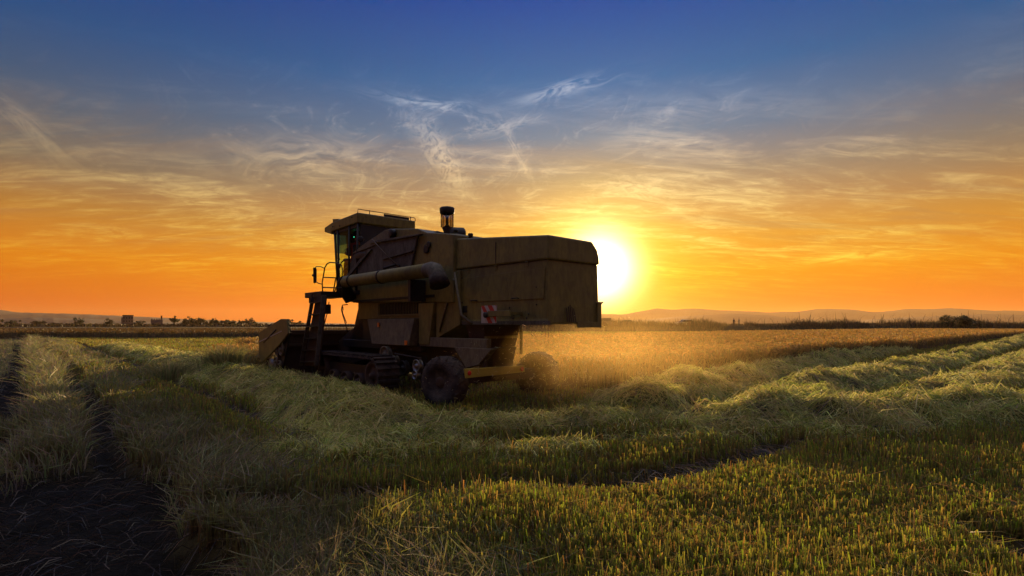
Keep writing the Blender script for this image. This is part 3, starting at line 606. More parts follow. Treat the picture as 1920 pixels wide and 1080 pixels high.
m = MB().box(q(4.08, -.318, 1.10), q(4.18, -.296, 1.20)); m.build('reflector', M_or, tb, .004)
MB().hexa([q(3.5, -.12, 1.12), q(3.9, -.12, 1.12), q(3.9, .9, 1.12), q(3.5, .9, 1.12), q(3.3, -.12, 2.02), q(3.9, -.12, 2.02), q(3.9, .9, 2.02), q(3.3, .9, 2.02)]).build('rear_pillar', M_paint, CH, .012)
MB().hexa([q(2.45, -.06, 1.55), q(3.3, -.06, 1.25), q(3.3, 1.1, 1.25), q(2.45, 1.1, 1.55), q(2.45, -.06, 2.65), q(3.3, -.06, 2.65), q(3.3, 1.1, 2.65), q(2.45, 1.1, 2.65)]).build('sieve_housing', M_paint, CH, .012)
MB().tube([q(3.15, -.08, 1.4), q(2.62, -.08, 2.5)], .02, 8).tube([q(2.62, -.06, 2.62), q(2.40, -.06, 1.75), q(2.1, -.04, 1.58)], .03, 8).build('brace', M_pale, CH)
MB().box(q(1.55, -.10, 1.08), q(3.9, .02, 1.28)).box(q(2.0, .80, 1.08), q(3.9, .92, 1.28)).hexa([q(1.75, -.14, .78), q(2.15, -.14, .70), q(2.15, .0, .70), q(1.75, .0, .78), q(1.35, -.14, 1.10), q(2.55, -.14, 1.10), q(2.55, .0, 1.10), q(1.35, .0, 1.10)]).build('chassis', M_pale, CH, .01)
MB().box(q(3.9, -.05, .95), q(7.9, .1, 1.15)).box(q(3.9, .95, .95), q(7.9, 1.1, 1.15)).hexa([q(3.9, .1, .7), q(8, .1, .6), q(8, 1.0, .6), q(3.9, 1.0, .7), q(3.9, .1, 2.0), q(7.3, .1, 2.0), q(7.3, 1.0, 2.0), q(3.9, 1.0, 2.0)]).build('threshing_housing', M_dark, CH, .01)
# straw chute under the hood
MB().hexa([q(1.95, .16, .98), q(2.30, .16, .98), q(2.30, .96, .98), q(1.95, .96, .98), q(1.80, .05, 1.565), q(2.42, .05, 1.565), q(2.42, 1.02, 1.565), q(1.80, 1.02, 1.565)]).build('straw_chute', M_rust, CH, .01)
MB().box(q(1.80, .1, 1.28), q(1.86, .96, 1.33)).box(q(1.86, .1, 1.05), q(1.92, .96, 1.10)).build('chute_lip', M_paint, CH, .006)
MB().box(q(1.74, .98, .95), q(1.80, 1.02, 1.45)).tube([q(1.77, 1.0, 1.45), q(1.77, 1.0, 1.56)], .012).build('chute_side', M_paint, CH, .006)
# dangling straw caught under the hood
m = MB()
for k in range(16):
    uu = .35 + random.random() * 1.1; vv_ = .1 + random.random() * .9; L_ = .06 + random.random() * .22; m.tube([q(uu, vv_, 1.57), q(uu + random.uniform(-.05, .05), vv_, 1.57 - L_ * .6), q(uu + random.uniform(-.1, .1), vv_ + .03, 1.57 - L_)], .004, 4)
m.build('caught_straw', M_rust, CH)['kind'] = 'stuff'

# rear axle, light bar, rear wheels
MB().box(q(1.88, -.55, .42), q(2.04, 1.50, .62)).hexa([q(1.8, .25, .5), q(2.15, .25, .5), q(2.15, .75, .5), q(1.8, .75, .5), q(1.7, .2, 1.1), q(2.3, .2, 1.1), q(2.3, .8, 1.1), q(1.7, .8, 1.1)]).build('rear_axle', M_rust, CH, .015)
M_bar = mat('yellow_bar_paint', (.50, .40, .06), .5, sc=3.0); lb = MB().hexa([q(1.30, -.77, .60), q(1.34, -.77, .60), q(1.34, .66, .63), q(1.30, .66, .63), q(1.30, -.80, .77), q(1.34, -.80, .77), q(1.34, .66, .76), q(1.30, .66, .76)]).build('light_bar', M_bar, CH, .008)
for vv_ in (-.70, .58): MB().lathe(q(1.298, vv_, .69), (-1, 0, 0), [(0, .042), (.012, .042), (.016, .03)], 20).build('reflector', M_red, lb)
MB().box(q(1.34, -.1, .64), q(1.95, -.04, .70)).box(q(1.34, .56, .64), q(1.95, .62, .70)).box(q(1.6, -.1, .66), q(1.66, -.04, 1.1)).build('bar_bracket', M_rust, CH)
def wheel(name, u, v, R_, wd, rim_r, lugs, yaw=0.0, parent=CH):
    e = bpy.data.objects.new(name, None); COL.objects.link(e); e.parent = parent; e.location = q(u, v, R_ - .02); e.rotation_euler.z = yaw
    m = MB().lathe((0, 0, 0), (0, 1, 0), [(-wd * .36, rim_r), (-wd * .48, rim_r + .03), (-wd * .5, (rim_r + R_) / 2), (-wd * .44, R_ * .93), (-wd * .3, R_ * .965), (0, R_ * .975), (wd * .3, R_ * .965), (wd * .44, R_ * .93), (wd * .5, (rim_r + R_) / 2), (wd * .48, rim_r + .03), (wd * .36, rim_r)], 40)
    for k in range(lugs):
        for sgn in (-1, 1):
            a0 = (k + (.5 if sgn > 0 else 0)) * 6.2832 / lugs; a1 = a0 + .20; t0 = .045
            pt = lambda a, yy, r: (math.cos(a) * r, yy, math.sin(a) * r)
            m.hexa([pt(a0, sgn * wd * .02, R_ * .955), pt(a0 + t0, sgn * wd * .02, R_ * .955), pt(a1 + t0, sgn * wd * .5, R_ * .90), pt(a1, sgn * wd * .5, R_ * .90), pt(a0, sgn * wd * .02, R_), pt(a0 + t0, sgn * wd * .02, R_), pt(a1 + t0, sgn * wd * .5, R_ * .965), pt(a1, sgn * wd * .5, R_ * .965)])
    m.build('tyre', M_rub, e)
    MB().lathe((0, 0, 0), (0, 1, 0), [(-wd * .37, .03), (-wd * .37, rim_r * .5), (-wd * .2, rim_r * .62), (-wd * .36, rim_r), (wd * .36, rim_r), (wd * .2, rim_r * .62), (wd * .36, rim_r * .45), (wd * .42, rim_r * .3), (wd * .42, .03)], 30).build('rim', M_rust, e)
    return e
wheel('rear_wheel', 1.98, -.76, .50, .34, .24, 16, rad(12))
wheel('rear_wheel', 1.98, 1.68, .50, .34, .24, 16, rad(12))

# crawler tracks at the front
def crawler(v):
    u0, u1, r0, zc = 4.55, 7.35, .40, .42; pts = []
    for k in range(60):
        s_ = k / 60 * (2 * (u1 - u0) + 2 * math.pi * r0)
        if s_ < u1 - u0: p = (u0 + s_, zc - r0, 0)
        elif s_ < u1 - u0 + math.pi * r0: a = (s_ - (u1 - u0)) / r0 - math.pi / 2; p = (u1 + math.cos(a) * r0, zc + math.sin(a) * r0, a + math.pi / 2)
        elif s_ < 2 * (u1 - u0) + math.pi * r0: d = s_ - (u1 - u0) - math.pi * r0; p = (u1 - d, zc + r0, math.pi)
        else: a = (s_ - 2 * (u1 - u0) - math.pi * r0) / r0 + math.pi / 2; p = (u0 + math.cos(a) * r0, zc + math.sin(a) * r0, a + math.pi / 2)
        pts.append(p)
    m = MB(); hw = .26
    outer = [[q(p[0], v - hw, p[1]), q(p[0], v + hw, p[1])] for p in pts]
    for k in range(60):
        a, b = pts[k], pts[(k + 1) % 60]; th = lambda p, t: (p[0] + math.sin(p[2]) * t, p[1] - math.cos(p[2]) * t)
        (a0, a1), (b0, b1) = th(a, -.03), th(b, -.03); (c0, c1), (d0, d1) = th(a, .01), th(b, .01)
        m.hexa([q(a0, v - hw, a1), q(b0, v - hw, b1), q(b0, v + hw, b1), q(a0, v + hw, a1), q(c0, v - hw, c1), q(d0, v - hw, d1), q(d0, v + hw, d1), q(c0, v + hw, c1)])
        (e0, e1), (g0_, g1_) = th(a, .01), th(a, .055); dx_, dz_ = math.cos(a[2]) * .03, math.sin(a[2]) * .03
        m.hexa([q(e0 - dx_, v - hw, e1 - dz_), q(e0 + dx_, v - hw, e1 + dz_), q(e0 + dx_, v + hw, e1 + dz_), q(e0 - dx_, v + hw, e1 - dz_), q(g0_ - dx_, v - hw, g1_ - dz_), q(g0_ + dx_, v - hw, g1_ + dz_), q(g0_ + dx_, v + hw, g1_ + dz_), q(g0_ - dx_, v + hw, g1_ - dz_)])
    tr = m.build('crawler_track', M_rub, CH)
    for uu, r_ in ((u0, .33), (5.25, .2), (5.95, .2), (6.65, .2), (u1, .35)):
        MB().lathe(q(uu, v, zc if r_ > .25 else .24), (0, 1, 0), [(-.2, .04), (-.2, r_), (.2, r_), (.2, r_ * .8), (.14, r_ * .7), (.16, .08), (.24, .06)], 24).build('roller', M_rust, tr)
    MB().box(q(u0, v - .08, .38), q(u1, v + .08, .62)).build('track_frame', M_dark, tr)
crawler(-.72); crawler(1.75)

# drive pulleys and belts on the flank
for (px, py, r_, v_, mm_) in ((724, 666, .22, -.30, M_pale), (741, 676, .12, -.28, M_pale), (758, 690, .17, -.28, M_dark), (784, 686, .14, -.32, M_metal), (781, 703, .10, -.34, M_metal)):
    u_, z_ = uz(px, py, v_); pl = MB().lathe(q(u_, v_, z_), (0, 1, 0), [(-.05, r_), (-.04, r_ * .9), (.0, r_ * .9), (.03, r_), (.06, r_), (.06, r_ * .86), (.03, r_ * .8), (.03, r_ * .3), (.08, r_ * .25), (.08, .02)], 28).build('pulley', mm_, CH)
MB().tube([q(*((lambda a: (a[0], -.33, a[1]))(uz(712, 668, -.33)))), q(*((lambda a: (a[0], -.33, a[1]))(uz(752, 705, -.33))))], .02, 6).tube([q(*((lambda a: (a[0], -.33, a[1]))(uz(740, 663, -.33)))), q(*((lambda a: (a[0], -.33, a[1]))(uz(790, 672, -.33))))], .018, 6).build('drive_belt', M_rub, CH)
MB().box(q(3.9, -.28, .42), q(4.3, -.1, .47)).build('foot_bracket', M_paint, CH, .006)

# cab
cr, cv0, cv1 = 6.68, -.22, 1.52
rf = MB().hexa([q(cr, cv0, 4.20), q(8.35, cv0, 4.17), q(8.35, cv1, 4.17), q(cr, cv1, 4.20), q(cr, cv0, 4.47), q(8.35, cv0, 4.43), q(8.35, cv1, 4.43), q(cr, cv1, 4.47)]).build('cab_roof', M_roofp, CH, .03)
MB().hexa([q(8.30, cv0, 4.10), q(8.85, cv0 + .03, 4.24), q(8.85, cv1, 4.24), q(8.30, cv1, 4.10), q(8.30, cv0, 4.42), q(8.85, cv0 + .03, 4.36), q(8.85, cv1, 4.36), q(8.30, cv1, 4.42)]).build('visor', M_roofp, rf, .015)
MB().hexa([q(7.85, cv0 + .02, 4.42), q(8.25, cv0 + .02, 4.42), q(8.25, cv1 - .1, 4.42), q(7.85, cv1 - .1, 4.42), q(7.9, cv0 + .02, 4.48), q(8.28, cv0 + .02, 4.53), q(8.28, cv1 - .1, 4.53), q(7.9, cv1 - .1, 4.48)]).build('air_box', M_roofp, rf, .01)
m = MB().tube([q(cr + .02, cv0 + .02, 4.46), q(cr + .02, cv0 + .02, 4.555), q(cr + .02, cv1 - .03, 4.555), q(cr + .02, cv1, 4.54), q(cr + .02, cv1, 4.46)], .011, 8).tube([q(cr + .02, cv0 + .35, 4.46), q(cr + .02, cv0 + .35, 4.57)], .012, 6).tube([q(cr + .02, cv1 - .15, 4.46), q(cr + .02, cv1 - .15, 4.57)], .012, 6).box(q(cr + .01, .55, 4.47), q(cr + .03, 1.32, 4.535)); m.build('roof_rack', M_dark, rf)
bolts(rf, [(7.0, 4.38), (7.75, 4.26), (8.2, 4.3)], cv0 - .002, .018)
# posts lean: the cab narrows towards the floor
def post(a, b, r=.035): return MB().tube([a, b], r, 6)
zt, zf = 4.17, 2.45
FL_t, FL_b = (8.22, cv0 + .06), (7.90, cv0 + .02); DR_t, DR_b = (7.25, cv0 + .05), (7.30, cv0 + .05); RR_t = (6.75, cv0 + .05)
m = MB()
for (ut, vt), (ub, vb) in ((FL_t, FL_b), ((7.98, cv0 + .05), (7.84, cv0 + .03)), (DR_t, DR_b), (RR_t, (6.85, cv0 + .05)), ((8.22, cv1 - .05), (7.90, cv1 - .03)), ((7.30, cv1 - .05), (7.3, cv1 - .05)), ((6.75, cv1 - .05), (6.85, cv1 - .05))):
    m.tube([q(ut, vt, zt + .05), q(ub, vb, zf)], .032, 8)
m.box(q(6.75, cv0 + .05, 4.10), q(8.2, cv0 + .10, 4.18)).box(q(6.75, cv1 - .1, 4.10), q(8.2, cv1 - .05, 4.18))
m.tube([q(7.90, cv0 + .05, zf + .03), q(7.90, cv1, zf + .03)], .03, 6)
cab = m.build('cab_frame', M_dark, CH)
MB().box(q(6.72, cv0 + .10, 3.2), q(6.76, cv1 - .1, 4.18)).build('rear_wall', M_dark, cab)
MB().box(q(6.8, cv0 + .1, 2.35), q(7.95, cv1 - .05, 2.46)).build('cab_floor', M_dark, cab)
def pane(u0t, u1t, u0b, u1b, z1, z0, vv_, name, m_): MB().hexa([q(u0b, vv_, z0), q(u1b, vv_, z0), q(u1b, vv_ + .008, z0), q(u0b, vv_ + .008, z0), q(u0t, vv_, z1), q(u1t, vv_, z1), q(u1t, vv_ + .008, z1), q(u0t, vv_ + .008, z1)]).build(name, m_, cab)
pane(7.30, 7.93, 7.32, 7.90, 4.10, 3.74, cv0 + .055, 'tinted_pane', M_tint); pane(7.31, 7.91, 7.33, 7.80, 3.74, 2.48, cv0 + .055, 'door_pane', M_glass)
m = MB().hexa([q(7.93, cv0 + .08, zf), q(7.94, cv0 + .08, zf), q(7.94, cv1 - .08, zf), q(7.93, cv1 - .08, zf), q(8.10, cv0 + .08, 3.55), q(8.11, cv0 + .08, 3.55), q(8.11, cv1 - .08, 3.55), q(8.10, cv1 - .08, 3.55)]); m.build('windscreen', M_glass, cab)
m = MB().hexa([q(8.10, cv0 + .08, 3.555), q(8.11, cv0 + .08, 3.555), q(8.11, cv1 - .08, 3.555), q(8.10, cv1 - .08, 3.555), q(8.21, cv0 + .08, 4.15), q(8.22, cv0 + .08, 4.15), q(8.22, cv1 - .08, 4.15), q(8.21, cv1 - .08, 4.15)]); m.build('windscreen_tint', M_tint, cab)
MB().box(q(7.36, cv0 + .03, 3.42), q(7.42, cv0 + .05, 3.62)).tube([q(7.39, cv0 + .02, 3.6), q(7.39, cv0 - .02, 3.55), q(7.39, cv0 + .02, 3.48)], .01, 6).build('door_handle', M_dark, cab)
MB().box(q(7.30, -.08, 3.06), q(7.78, .42, 3.18)).box(q(7.22, -.06, 3.16), q(7.33, .40, 3.72)).box(q(7.4, .05, 2.46), q(7.65, .28, 3.06)).build('seat', M_dark, cab, .04)
MB().hexa([q(8.04, .14, 3.50), q(8.07, .14, 3.50), q(8.07, 1.44, 3.50), q(8.04, 1.44, 3.50), q(8.14, .14, 4.15), q(8.17, .14, 4.15), q(8.17, 1.44, 4.15), q(8.14, 1.44, 4.15)]).build('sun_blind', M_dark, cab, .01)
MB().box(q(7.75, .30, 2.46), q(7.92, 1.3, 3.3)).build('dashboard', M_dark, cab, .02)
MB().tube([q(7.92, .17, 2.5), q(7.98, .17, 3.30)], .03, 8).lathe(q(7.96, .17, 3.33), (-.5, 0, .85), [(-.012, .17), (.012, .19), (.02, .17)], 24).build('steering_wheel', M_dark, cab)
m = MB()
for k in range(6): m.box(q(7.985, .30 + k * .045, 4.03 + .004 * (k % 2)), q(7.995, .325 + k * .045, 4.055))
MB().box(q(8.0, .25, 3.99), q(8.12, .62, 4.10)).build('radio', M_dark, cab, .01); m.build('display_lights', emi('green_display', (.05, .9, .45), 1.2), cab)

# platform, railings, mirror, ladder
def pl(px, py, v):
    u_, z_ = uz(px, py, v); return q(u_, v, z_)
pf = MB().box(q(7.25, -.95, 2.28), q(8.35, cv0, 2.42)).box(q(7.3, -.9, 2.14), q(8.2, -.82, 2.28)).build('platform', M_dark, CH, .01)
m = MB()
for pts in ([(605, 546), (604, 530), (609, 502), (613, 495), (618, 492), (632, 493), (636, 497)], [(606, 520), (630, 521)], [(605, 539), (640, 540)], [(625, 548), (629, 525), (640, 492), (645, 488), (655, 486)], [(631, 493), (640, 497), (643, 508), (641, 520), (634, 530), (627, 548)], [(631, 548), (636, 520)]):
    m.tube([pl(a, b, -.88) for a, b in pts], .016, 7)
m.build('handrail', M_rust, CH)
mr = MB().tube([pl(608, 503, -.88), pl(602, 500, -.9), pl(593, 500, -.9), pl(590, 504, -.9)], .012, 6).build('mirror_arm', M_dark, CH)
MB().tube([pl(604, 533, -.88), pl(597, 531, -.9), pl(592, 528, -.9)], .012, 6).build('mirror_stay', M_dark, mr)
u_, z_ = uz(591, 516, -.9)
MB().hexa([q(u_ - .04, -.95, z_ - .22), q(u_ + .02, -.95, z_ - .22), q(u_ + .05, -.87, z_ - .20), q(u_ - .01, -.85, z_ - .20), q(u_ - .04, -.96, z_ + .21), q(u_ + .02, -.96, z_ + .21), q(u_ + .05, -.87, z_ + .19), q(u_ - .01, -.85, z_ + .19)]).build('mirror_housing', M_rust, mr, .03)
MB().lathe(q(u_ + .03, -.92, z_), (1, 0, 0), [(0, .04), (.06, .035), (.07, .02)], 12).build('mirror_knob', M_dark, mr)
# ladder leaning out from the platform edge
T0, T1, B0, B1 = pl(587, 556, -1.02), pl(607, 553, -1.02), pl(564, 686, -1.12), pl(593, 686, -1.12)
lad = MB()
def bar(mb, a, b, wu, wv):
    a, b = Vector(a), Vector(b); mb.hexa([a + Vector((-wu, -wv, 0)), a + Vector((wu, -wv, 0)), a + Vector((wu, wv, 0)), a + Vector((-wu, wv, 0)), b + Vector((-wu, -wv, 0)), b + Vector((wu, -wv, 0)), b + Vector((wu, wv, 0)), b + Vector((-wu, wv, 0))])
bar(lad, B0, T0, .012, .05); bar(lad, B1, T1, .012, .05)
lad = lad.build('ladder', M_paintd, CH, .004)
m = MB()
for k in range(6):
    t_ = .06 + k * .17; a = Vector(B0).lerp(Vector(T0), t_); b = Vector(B1).lerp(Vector(T1), t_); m.hexa([a + Vector((0, -.06, -.015)), b + Vector((0, -.06, -.015)), b + Vector((0, .05, -.015)), a + Vector((0, .05, -.015)), a + Vector((0, -.06, .015)), b + Vector((0, -.06, .015)), b + Vector((0, .05, .015)), a + Vector((0, .05, .015))])
m.build('rungs', M_dark, lad)
bk = MB(); a = [Vector(p) + Vector((0, -.075, 0)) for p in (B0, B1, T1, T0)]; b = [p + Vector((0, -.02, 0)) for p in a]; bk.hexa([a[0], a[1], b[1], b[0], a[3], a[2], b[2], b[3]]); bk.build('ladder_guard', M_rust, lad)
MB().tube([pl(580, 582, -1.03), pl(583, 560, -1.0), pl(586, 551, -.98), pl(590, 549, -.95), pl(604, 550, -.9)], .015, 7).build('ladder_rail', M_rust, lad)
m = MB().tube([pl(617, 566, -.5), pl(614, 585, -.5), pl(609, 605, -.5), pl(601, 623, -.5)], .014, 6).tube([pl(652, 571, -.3), pl(642, 572, -.3), pl(640, 580, -.3), pl(643, 592, -.3), pl(648, 608, -.3), pl(652, 622, -.3)], .014, 6).tube([pl(642, 573, -.3), pl(643, 588, -.3), pl(650, 606, -.3)], .010, 6).tube([pl(643, 575, -.3), pl(644, 581, -.3)], .008, 5); m.build('hose', M_rub, CH)
u_, z_ = uz(611, 578, -.7); MB().box(q(u_ - .1, -.75, z_ - .15), q(u_ + .14, -.6, z_ + .10)).build('battery_box', M_dark, CH, .01)
MB().tube([q(7.1, .3, .75), q(8.1, .3, .5), q(8.8, .3, .45)], .05, 8).hexa([q(7.0, .1, .6), q(8.9, .1, .25), q(8.9, 1.05, .25), q(7.0, 1.05, .6), q(7.0, .1, 1.7), q(8.9, .1, .95), q(8.9, 1.05, .95), q(7.0, 1.05, 1.7)]).build('feeder_house', M_rust, CH, .02)

# header with its end sheet, trough and reel
hv0, hv1 = -1.60, 2.85
hd = MB().box(q(8.62, hv0 + .03, .20), q(8.68, hv1 - .03, 1.36)).box(q(8.55, hv0 + .03, 1.28), q(8.68, hv1 - .03, 1.40)).box(q(8.68, hv0 + .03, .12), q(9.9, hv1 - .03, .18)).box(q(8.52, hv0 + .03, .95), q(8.62, hv1 - .03, 1.03)).build('header', M_rust, CH, .01)
es = [(485, 665), (485, 624), (526, 598), (537, 598), (540, 625), (528, 641), (503, 668), (489, 681)]
m = MB(); plate(m, es, hv0, hv0 + .05); sh = m.build('end_sheet', M_paint, hd, .008)
m = MB(); plate(m, [(486, 640), (528, 620), (528, 621.5), (486, 641.5)], hv0 - .006, hv0); m.build('stripe', M_white, sh)
m = MB(); plate(m, [(537, 598), (540, 598), (543, 625), (530, 690), (516, 694), (527, 641), (540, 625)], hv0 + .1, hv0 + .14); m.build('end_frame', M_dark, hd, .006)
m = MB().prism([uz(a_, b_, hv1) for a_, b_ in ()] or [(7.95, .4), (10.1, .5), (10.15, 1.3), (8.2, 1.7), (7.95, 1.65)], -hv1, -hv1 + .04); m.build('end_sheet', M_paint, hd, .008)
for (px, py, r_) in ((527, 655, .17), (517, 678, .13), (524, 683, .11), (520, 658, .13)):
    u_, z_ = uz(px, py, hv0 + .06); MB().lathe(q(u_, hv0 + .07, z_), (0, 1, 0), [(-.03, r_), (.03, r_), (.03, r_ * .82), (.0, r_ * .78), (.0, r_ * .3), (.05, r_ * .28), (.05, .02)], 24).build('pulley', M_pale, hd)
m = MB().lathe(q(9.3, hv0 + .06, .45), (0, -1, 0), [(0, .16), (hv1 - hv0 - .12, .16)], 20)
for k in range(90):
    v_ = hv0 + .1 + k * .047; a_ = k * .55; m.hexa([q(9.3 + .15 * math.cos(a_), v_, .45 + .15 * math.sin(a_)), q(9.3 + .15 * math.cos(a_ + .5), v_ + .04, .45 + .15 * math.sin(a_ + .5)), q(9.3 + .28 * math.cos(a_ + .5), v_ + .04, .45 + .28 * math.sin(a_ + .5)), q(9.3 + .28 * math.cos(a_), v_, .45 + .28 * math.sin(a_))] + [q(9.3 + .15 * math.cos(a_), v_ + .006, .45 + .15 * math.sin(a_)), q(9.3 + .15 * math.cos(a_ + .5), v_ + .046, .45 + .15 * math.sin(a_ + .5)), q(9.3 + .28 * math.cos(a_ + .5), v_ + .046, .45 + .28 * math.sin(a_ + .5)), q(9.3 + .28 * math.cos(a_), v_ + .006, .45 + .28 * math.sin(a_))])
m.build('intake_auger', M_metal, hd)
rc, rz_, rr = 9.7, 1.05, .48
reel = MB().lathe(q(rc, hv0 + .08, rz_), (0, -1, 0), [(0, .05), (hv1 - hv0 - .16, .05)], 12)
for k in range(6):
    a_ = rad(90) + k * rad(60); cu, cz = rc + rr * math.cos(a_), rz_ + rr * math.sin(a_); reel.tube([q(cu, hv0 + .08, cz), q(cu, hv1 - .08, cz)], .028, 8)
    for v_ in (hv0 + .1, .0, 1.3, hv1 - .1): reel.tube([q(rc, v_, rz_), q(cu, v_, cz)], .018, 6)
reel = reel.build('reel', M_rust, hd)
m = MB()
for k in range(6):
    a_ = rad(90) + k * rad(60); cu, cz = rc + rr * math.cos(a_), rz_ + rr * math.sin(a_)
    for j in range(28): v_ = hv0 + .15 + j * .155; m.tube([q(cu, v_, cz), q(cu - .02, v_, cz - .12), q(cu + .01, v_, cz - .20)], .007, 4)
m.build('tines', M_metal, reel)
m = MB()
for v_ in (hv0 + .02, hv1 - .03): MB().tube([q(8.65, v_, 1.42), q(rc, v_, rz_)], .035, 8).build('reel_arm', M_dark, hd)

# ------------------------------------------------------------------ people
def skin_body(name, joints, edges, material, parent=None, loc=(0, 0, 0), rz=0):
    me = bpy.data.meshes.new(name); me.from_pydata([j[:3] for j in joints], edges, []); o = bpy.data.objects.new(name, me); COL.objects.link(o)
    o.modifiers.new('skin', 'SKIN'); s_ = o.modifiers.new('sub', 'SUBSURF'); s_.levels = s_.render_levels = 2
    if not me.skin_vertices: 
        bpy.context.view_layer.objects.active = o; bpy.ops.mesh.customdata_skin_add() if hasattr(bpy.ops.mesh, 'customdata_skin_add') else None
    for i, j in enumerate(joints):
        r_ = j[3] if isinstance(j[3], tuple) else (j[3], j[3]); me.skin_vertices[0].data[i].radius = r_
    me.skin_vertices[0].data[0].use_root = True; me.materials.append(material); o.parent = parent; o.location = loc; o.rotation_euler.z = rz
    for p in me.polygons: p.use_smooth = True
    return o
def dressed(m, neck):                              # skin above the collar, cloth below
    t = m.node_tree; b = t.nodes['Principled BSDF']; src = b.inputs['Base Color'].links[0].from_socket
    tc = t.nodes.new('ShaderNodeTexCoord'); sp_ = t.nodes.new('ShaderNodeSeparateXYZ'); g_ = t.nodes.new('ShaderNodeMath'); g_.operation = 'GREATER_THAN'; g_.inputs[1].default_value = neck
    x_ = t.nodes.new('ShaderNodeMix'); x_.data_type = 'RGBA'; x_.inputs[7].default_value = (.36, .20, .13, 1)
    t.links.new(tc.outputs['Object'], sp_.inputs[0]); t.links.new(sp_.outputs[2], g_.inputs[0]); t.links.new(g_.outputs[0], x_.inputs[0]); t.links.new(src, x_.inputs[6]); t.links.new(x_.outputs[2], b.inputs['Base Color']); return m
def person(loc, rz, label, top, bottom, reach=.25, seated=False):
    P = empty('person', loc, rz, label=label, cat='person')
    if seated:
        J = [(0, 0, .0, (.16, .13)), (0, 0, .22, (.15, .11)), (0, .02, .42, (.19, .12)), (0, .02, .54, .06), (0, .05, .63, .075), (0, .06, .76, .09),
             (.11, .12, .02, .09), (.14, .42, .02, .075), (.14, .50, -.38, .05), (.14, .60, -.42, .04), (-.11, .12, .02, .09), (-.14, .42, .02, .075), (-.14, .50, -.38, .05), (-.14, .60, -.42, .04),
             (.21, .02, .46, .06), (.25, .12, .22, .045), (.16, .40, .26, .035), (.13, .47, .28, .04), (-.21, .02, .46, .06), (-.25, .12, .22, .045), (-.16, .40, .26, .035), (-.13, .47, .28, .04)]
    else:
        J = [(0, 0, .92, (.16, .11)), (0, 0, 1.14, (.14, .10)), (0, 0, 1.36, (.18, .10)), (0, 0, 1.49, .055), (0, .01, 1.57, .07), (0, .02, 1.68, .085),
             (.10, 0, .82, .09), (.11, .03, .48, .06), (.12, 0, .09, .042), (.12, .12, .04, .04), (-.10, 0, .82, .09), (-.11, .03, .48, .06), (-.12, -.03, .09, .042), (-.12, .09, .04, .04),
             (.20, 0, 1.40, .055), (.25, .02, 1.12, .042), (.22, reach, .95, .032), (.21, reach + .08, .93, .035), (-.20, 0, 1.40, .055), (-.25, -.02, 1.12, .042), (-.24, .10, .88, .032), (-.23, .14, .80, .035)]
    if not seated: J = [(*j[:3], tuple(k * 1.2 for k in j[3]) if isinstance(j[3], tuple) else j[3] * (1.3 if j[2] < 1.45 else 1.05)) for j in J]
    E_ = [(0, 1), (1, 2), (2, 3), (3, 4), (4, 5), (0, 6), (6, 7), (7, 8), (8, 9), (0, 10), (10, 11), (11, 12), (12, 13), (2, 14), (14, 15), (15, 16), (16, 17), (2, 18), (18, 19), (19, 20), (20, 21)]
    skin_body('body', J, E_, top, P)
    hz_ = J[5][2]; hy = J[5][1]
    hair = MB().lathe((0, hy - .015, hz_ + .02), (0, -.15, 1), [(-.02, .092), (.03, .098), (.07, .08), (.10, .045), (.108, .01)], 18); hair.build('hair', bottom, P)
    face = MB().lathe((0, hy + .085, hz_ - .02), (0, 1, -.2), [(-.03, .02), (.015, .013), (.02, .004)], 10); face.build('nose', top, P)
    return P
M_cloth = dressed(mat('dark_cloth', (.05, .04, .04), .9, sc=10), 1.50); M_hair = mat('dark_hair', (.02, .015, .012), .8); M_redc = dressed(mat('red_cloth', (.42, .07, .05), .9, sc=12), .56)
person((51.0, 122.6, 1.28), rad(-70), 'shorter person in dark clothes standing on the farm track, left of the pair', M_cloth, M_hair)
person((52.1, 122.4, 1.36), rad(80), 'taller person in dark clothes standing on the farm track, right of the pair', dressed(mat('blue_cloth', (.04, .05, .09), .9), 1.50), M_hair)
def Lw(u, v, z): return (PX0 - CF * u + SF * v, PY0 + SF * u + CF * v, z)
person(Lw(7.46, .17, 3.27), rad(132 - 90), 'driver in a red shirt seated inside the cab of the harvester', M_redc, M_hair, seated=True)

